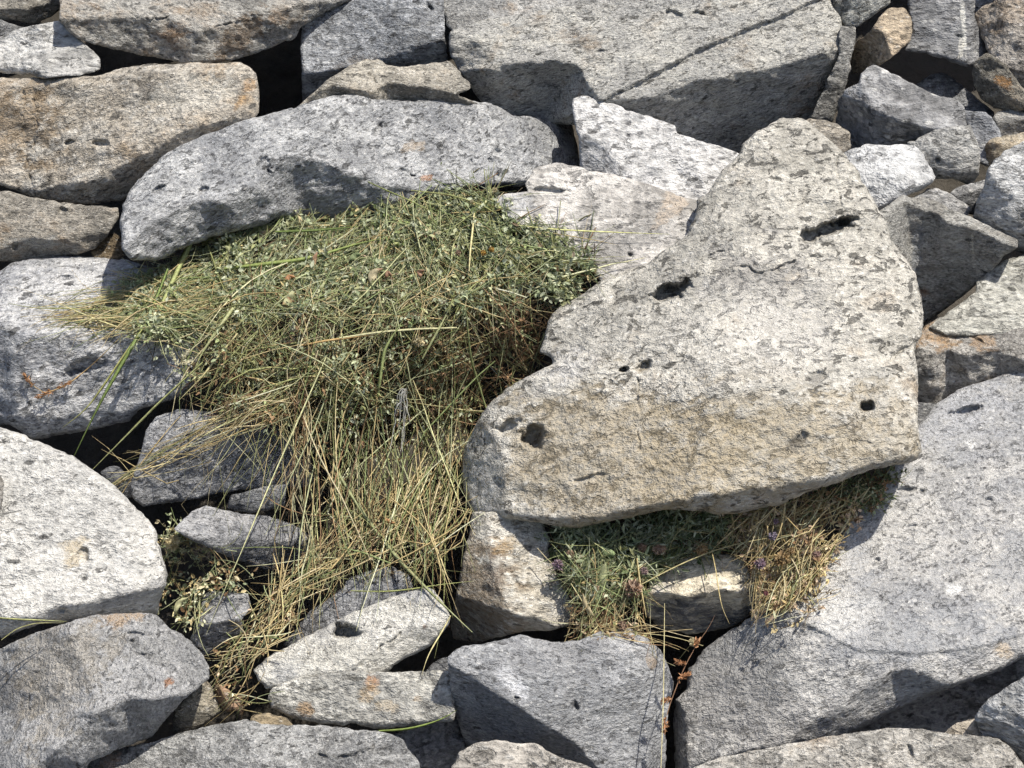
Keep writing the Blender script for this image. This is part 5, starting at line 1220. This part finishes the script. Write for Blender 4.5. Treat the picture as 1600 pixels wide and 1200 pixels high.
single('grass_stalk', 'orange-tan straw end crossing the pale horizontal straw in the hay', 'grass stalk', [(470, 540), (510, 532), (560, 526), (600, 522)], 3.6, (0.60, 0.42, 0.19), group=GB, lift=26)
single('grass_stalk', 'long tan straw across the cream-topped rock under the leaning boulder', 'grass stalk', [(1003, 913), (1050, 888), (1100, 866), (1150, 850), (1230, 836), (1265, 831)], 2.8, (0.62, 0.55, 0.30), False, group=GB, lift=26)
single('grass_stalk', 'straw bent down over the shaded underside of the cream-topped rock', 'grass stalk', [(1112, 862), (1118, 890), (1122, 920), (1128, 950), (1140, 975)], 2.6, Y2, False, group=GB, zs=[-235, -262, -275, -285, -300])
single('grass_stalk', 'upright straw standing by the dried flower heads under the leaning boulder', 'grass stalk', [(995, 872), (998, 900), (1003, 930), (1010, 965)], 4, Y2, False, group=GB, lift=24)
single('grass_stalk', 'green stem crossing the shaded leaves under the leaning boulder', 'grass stalk', [(904, 880), (930, 850), (942, 840), (965, 812)], 2.6, (0.30, 0.36, 0.14), False, group=GB, lift=24)
for k, (p, c, w_) in enumerate([([(350, 420), (480, 405), (560, 380), (600, 372)], (0.28, 0.34, 0.11), 6.5), ([(430, 362), (490, 360), (560, 354)], (0.20, 0.27, 0.08), 5.5), ([(660, 560), (690, 505), (710, 465)], (0.45, 0.47, 0.24), 5), ([(760, 640), (735, 560), (728, 480)], (0.36, 0.40, 0.18), 5), ([(590, 620), (600, 545), (630, 500)], (0.33, 0.38, 0.16), 6)]):
    single('grass_stalk', ['broad green blade lying along the top left of the hay', 'dark green blade tucked under the long grey boulder', 'pale blade bending down in the right half of the hay', 'grey-green blade hanging at the right edge of the hay near the leaning boulder', 'green blade at the heart of the hanging hay curtain'][k], 'grass blade', p, w_, c, group=GB, lift=32)

# dry seed stalk on the bright-topped boulder
def seed_stalk(label, pts, zs, heads, col, headcol, name='seed_stalk'):
    e = bpy.data.objects.new(name, None); COL.objects.link(e)
    e.location = tuple(P3(np.array(float(pts[0][0])), np.array(float(pts[0][1])), np.array(float(zs[0]))))
    tag(e, label, 'seed stalk', 'dry seed stalks')
    S = Stuff()
    p = np.array(pts, float); t = np.linspace(0, len(p) - 1, 20); i = np.arange(len(p))
    path = P3(np.interp(t, i, p[:, 0]), np.interp(t, i, p[:, 1]), np.interp(t, i, np.array(zs, float)))
    S.strands(path[None], np.array([0.0018]), np.array([col]), 0.5)
    S.build('stem', HAY_MAT, e)
    for (x, y, z, L, ang) in heads:
        H = Stuff()
        n = 46
        u = rng.uniform(0, 1, n)
        a = math.radians(ang)
        px = x + np.cos(a) * u * L + rng.normal(0, 1.2, n); py = y - np.sin(a) * u * L + rng.normal(0, 1.2, n)
        pos = P3(px, py, z + rng.normal(0, 2.0, n))
        d = np.cos(a) * RIGHT + np.sin(a) * UP + rng.normal(size=(n, 3)) * 0.5
        H.leaves(pos, d, rng.normal(size=(n, 3)) + np.array([0, -1, 0.3]), rng.uniform(4, 7, n) / 1000, rng.uniform(1.6, 3.0, n) / 1000, np.array([headcol]) * rng.uniform(0.7, 1.3, (n, 1)))
        H.build('seed_head', LEAF_MAT, e)
    return e
sp = [(185, 530), (157, 558), (135, 578), (112, 596), (90, 608), (70, 614), (52, 603), (34, 582)]
sz_ = zz('bright_top', sp, 10)
seed_stalk('reddish dry seed stalk lying on the front of the bright-topped boulder', sp, sz_, [(52, 603, sz_[6], 24, 130), (84, 612, sz_[4], 26, 195), (112, 596, sz_[3], 24, 205)], (0.5, 0.36, 0.18), (0.36, 0.19, 0.09))
sp = [(1042, 1118), (1047, 1100), (1054, 1081), (1064, 1055), (1075, 1032), (1090, 1005), (1106, 983), (1118, 960)]
sz_ = [-392, -385, -376, -366, -356, -345, -330, -310]
seed_stalk('reddish dry weed stalk in the dark gap beside the great lower right boulder', sp, sz_, [(1050, 1090, -384, 16, 200), (1060, 1062, -372, 18, 30), (1072, 1038, -362, 14, 160), (1084, 1012, -352, 12, 60), (1040, 1120, -394, 22, 265)], (0.34, 0.20, 0.12), (0.42, 0.22, 0.11))
seed_stalk('pale whiskered seed head spreading at the left flank of the hay', [(330, 520), (300, 545), (283, 566), (262, 590), (253, 604)], [-112, -118, -120, -118, -114], [(283, 566, -122, 20, 60), (279, 570, -122, 20, 120), (281, 570, -122, 18, 20)], (0.6, 0.56, 0.36), (0.66, 0.62, 0.44))

# leaves that stand out
def big_leaf(label, x, y, L, W, ang, col, tipcol=None, curl=0.25, lift=30, name='leaf', z=None):
    n, m = 9, 5
    a = math.radians(ang)
    V = []; C = []
    zc = float(on_rocks(np.array([float(x)]), np.array([float(y)]), top_z(np.array([float(x)]), np.array([float(y)]), lift), 8)[0]) if z is None else z
    for i in range(n):
        u = i / (n - 1)
        half = 0.5 * W * max(0.06, math.sin(math.pi * min(1, 0.06 + 0.94 * u)) ** 0.75)
        for j in range(m):
            s = (j / (m - 1) - 0.5) * 2
            lx = (u - 0.5) * L; ly = s * half + curl * W * math.sin(u * 3.0) * 0.8
            px = x + lx * math.cos(a) - ly * math.sin(a); py = y - lx * math.sin(a) - ly * math.cos(a)
            V.append((px, py, zc - 7 * (1 - s * s) * 0.4 + (u - 0.5) ** 2 * L * 0.5 * curl - 2 * math.sin(9 * u + s)))
            c = np.array(col)
            if tipcol is not None and u > 0.75: c = np.array(tipcol)
            C.append(c * (0.85 if abs(s) < 0.1 else 1.0))
    V = np.array(V)
    S = Stuff()
    f = np.array([(i * m + j, i * m + j + 1, (i + 1) * m + j + 1, (i + 1) * m + j) for i in range(n - 1) for j in range(m - 1)])
    S.add(P3(V[:, 0], V[:, 1], V[:, 2]), np.array(C), f4=f)
    o = S.build(name, LEAF_MAT)
    o.data.polygons.foreach_set('use_smooth', [True] * len(o.data.polygons))
    return tag(o, label, 'leaf', 'loose leaves in the hay')
big_leaf('oval yellow leaf lying on the left half of the hay', 450, 466, 28, 12, 232, (0.58, 0.57, 0.33), (0.60, 0.42, 0.24), 0.15)
big_leaf('curled tan leaf in the middle of the hay', 590, 434, 34, 13, 55, (0.60, 0.52, 0.34), (0.40, 0.26, 0.17), 0.9)
big_leaf('crumpled reddish brown leaf right of the curled tan leaf', 660, 428, 14, 10, 60, (0.34, 0.20, 0.13), None, 0.6)
big_leaf('brown withered leaf touching the curled tan leaf', 607, 432, 12, 10, 10, (0.32, 0.19, 0.12), None, 0.6)
big_leaf('thin pinkish dry leaf in the upper left of the hay', 492, 410, 34, 9, 75, (0.50, 0.31, 0.20), None, 0.4)
big_leaf('small orange-brown dry leaf below the pinkish leaf', 453, 436, 18, 8, 20, (0.46, 0.24, 0.12), None, 0.5)
big_leaf('pale curled leaf beside the small squarish stone at the lower left', 284, 947, 34, 9, 50, (0.56, 0.55, 0.32), None, 0.9, 26)
big_leaf('greenish lance-shaped leaf in the spill below the leaning boulder', 944, 898, 40, 11, 82, (0.42, 0.44, 0.25), None, 0.2, 26)
big_leaf('withered tan leaf hanging beside the upright cream stone', 920, 945, 40, 8, 115, (0.46, 0.39, 0.24), None, 0.7, 26)
big_leaf('broad green leaf in the shade under the leaning boulder', 950, 860, 26, 14, 150, (0.26, 0.33, 0.16), None, 0.3, 22)
big_leaf('dark green broad leaf near the top of the hay', 556, 402, 22, 10, 30, (0.22, 0.27, 0.13), None, 0.3)
big_leaf('rusty dry leaf on the straw above the white slab', 608, 812, 20, 7, 150, (0.50, 0.27, 0.13), None, 0.5, 26)

# flower heads: many small florets on a ball
def flower_head(label, x, y, r, cols, lift=30, flat=1.0, cat='flower head', group='dried flower heads in the hay', nfl=110, fl=0.55):
    e = bpy.data.objects.new('flower_head', None); COL.objects.link(e)
    zc = float(on_rocks(np.array([float(x)]), np.array([float(y)]), top_z(np.array([float(x)]), np.array([float(y)]), lift), 6 + r * 0.6)[0])
    c = P3(np.array(float(x)), np.array(float(y)), np.array(zc))
    e.location = tuple(c)
    tag(e, label, cat, group)
    S = Stuff()
    d = rng.normal(size=(nfl, 3)); d /= np.linalg.norm(d, axis=1)[:, None]
    d2 = d * np.array([flat, 1, 1])
    R_ = 0.8 * r / 1000.0
    cc = np.array(cols)[rng.integers(0, len(cols), nfl)] * rng.uniform(0.75, 1.25, (nfl, 1))
    S.leaves(c + d2 * R_ * 0.45, d + rng.normal(size=(nfl, 3)) * 0.35, rng.normal(size=(nfl, 3)), np.full(nfl, R_ * fl) * rng.uniform(0.7, 1.3, nfl), np.full(nfl, R_ * 0.34), cc, 0.4)
    S.build('florets', LEAF_MAT, e)
    n, m = 10, 6
    V = [(math.cos(2 * math.pi * i / n) * math.sin(math.pi * j / m) * R_ * 0.55 * flat, math.sin(2 * math.pi * i / n) * math.sin(math.pi * j / m) * R_ * 0.55, math.cos(math.pi * j / m) * R_ * 0.55) for j in range(m + 1) for i in range(n)]
    B = Stuff()
    B.add(np.array(V) + c, np.repeat(np.array([cols[0]]) * 0.7, len(V), 0), f4=np.array([(j * n + i, j * n + (i + 1) % n, (j + 1) * n + (i + 1) % n, (j + 1) * n + i) for j in range(m) for i in range(n)]))
    B.build('core', LEAF_MAT, e)
    St = Stuff()
    k = np.linspace(0, 1, 8)[:, None]
    pth = c + k * (UP * -0.03 + FWD * 0.025 + RIGHT * rng.uniform(-0.02, 0.02))
    St.strands(pth[None], np.array([0.0016]), np.array([(0.36, 0.33, 0.16)]), 0.5)
    St.build('stem', HAY_MAT, e)
    return e
YEL = [(0.50, 0.32, 0.08), (0.42, 0.26, 0.08), (0.34, 0.21, 0.08)]
PUR = [(0.25, 0.18, 0.24), (0.32, 0.24, 0.29), (0.38, 0.28, 0.28)]
BRN = [(0.36, 0.25, 0.18), (0.27, 0.18, 0.125), (0.44, 0.32, 0.24)]
ORA = [(0.40, 0.29, 0.15), (0.31, 0.21, 0.11), (0.46, 0.34, 0.19)]
PAL = [(0.60, 0.53, 0.33), (0.50, 0.42, 0.25), (0.66, 0.60, 0.42)]
flower_head('left one of the two round yellow flower heads on the hay', 755, 395, 8.5, YEL, 36, fl=0.3)
flower_head('right one of the two round yellow flower heads on the hay', 768, 390, 8, YEL, 36, fl=0.3)
flower_head('small tan flower head left of the yellow pair on the hay', 716, 395, 6, BRN, 30)
flower_head('pale dried flower cluster beside the pale dome boulder', 270, 848, 15, PAL, 26, fl=0.6)
flower_head('pale dried cluster in the middle of the hay belly', 655, 533, 11, PAL, 28, fl=0.6)
flower_head('small pale flower head at the top edge where hay meets the pinkish slab', 773, 297, 6, PAL, 24)
flower_head('purple clover head at the top of the upright cream stone', 872, 883, 11, PUR, 30)
flower_head('reddish round flower head above the purple clover by the cream stone', 891, 866, 8, BRN, 26)
flower_head('round brown flower head in the shade under the leaning boulder', 1003, 856, 9, BRN, 24)
flower_head('long brown flower head next to the round one under the leaning boulder', 1031, 859, 11, BRN, 26, 1.6)
flower_head('dull mauve flower head above the left corner of the cream-topped rock', 1007, 892, 8, [(0.34, 0.25, 0.25), (0.42, 0.32, 0.30)], 28)
flower_head('large ragged brown flower head in the hay spill', 988, 918, 17, BRN, 26, 1.2, fl=0.6)
flower_head('ochre flower head on the top of the cream-topped rock', 1097, 859, 11, ORA, 24, 1.2)
flower_head('violet flower spike in the brown hay at the right', 1208, 838, 9, [(0.21, 0.18, 0.24), (0.28, 0.24, 0.31)], 34)
flower_head('purple flower head at the left edge of the brown hay', 1188, 881, 11, PUR, 34)
flower_head('big golden brown flower cluster in the brown hay', 1222, 873, 15, ORA, 34, 1.3)
flower_head('golden brown tuft just above the big golden cluster', 1236, 861, 8, ORA, 36)
flower_head('mauve brown flower head at the right edge of the brown hay', 1275, 868, 10, [(0.36, 0.24, 0.22), (0.44, 0.31, 0.26)], 34)
flower_head('small violet flower head high in the brown hay', 1212, 815, 6, PUR, 34)
flower_head('tiny crimson flower head low in the brown hay', 1197, 927, 5, [(0.24, 0.10, 0.10), (0.20, 0.08, 0.09)], 30)
flower_head('brown flower head resting on the top edge of the large centre rock', 973, 977, 9, BRN, 26, 1.2)
flower_head('fluffy tan seed head over the gap right of the large centre rock', 1083, 1003, 8, PAL, 34)

# white root tangle hanging in the hay
rt = bpy.data.objects.new('root_tuft', None); COL.objects.link(rt)
rt.location = tuple(P3(np.array(630.), np.array(610.), np.array(-95.)))
tag(rt, 'white stringy root tuft hanging in the middle of the hay curtain', 'root')
for k in range(11):
    S = Stuff()
    L = rng.uniform(35, 105)
    t = np.linspace(0, 1, 10)
    x = 631 - 4 * t + rng.normal(0, 4) * t + np.cumsum(rng.normal(0, 2.0, 10)); y = 607 + L * t + (0 if k else 5)
    if k > 9: y = y + rng.uniform(10, 40); x = x + rng.uniform(-6, 4)
    z = top_z(x, y, 50) + rng.normal(0, 3)
    S.strands(P3(x, y, z)[None], np.array([rng.uniform(1.4, 2.8) / 1000]), np.array([(0.66, 0.65, 0.60)]), 0.5, (0.9, 0.3))
    S.build('root_fibre', HAY_MAT, rt)
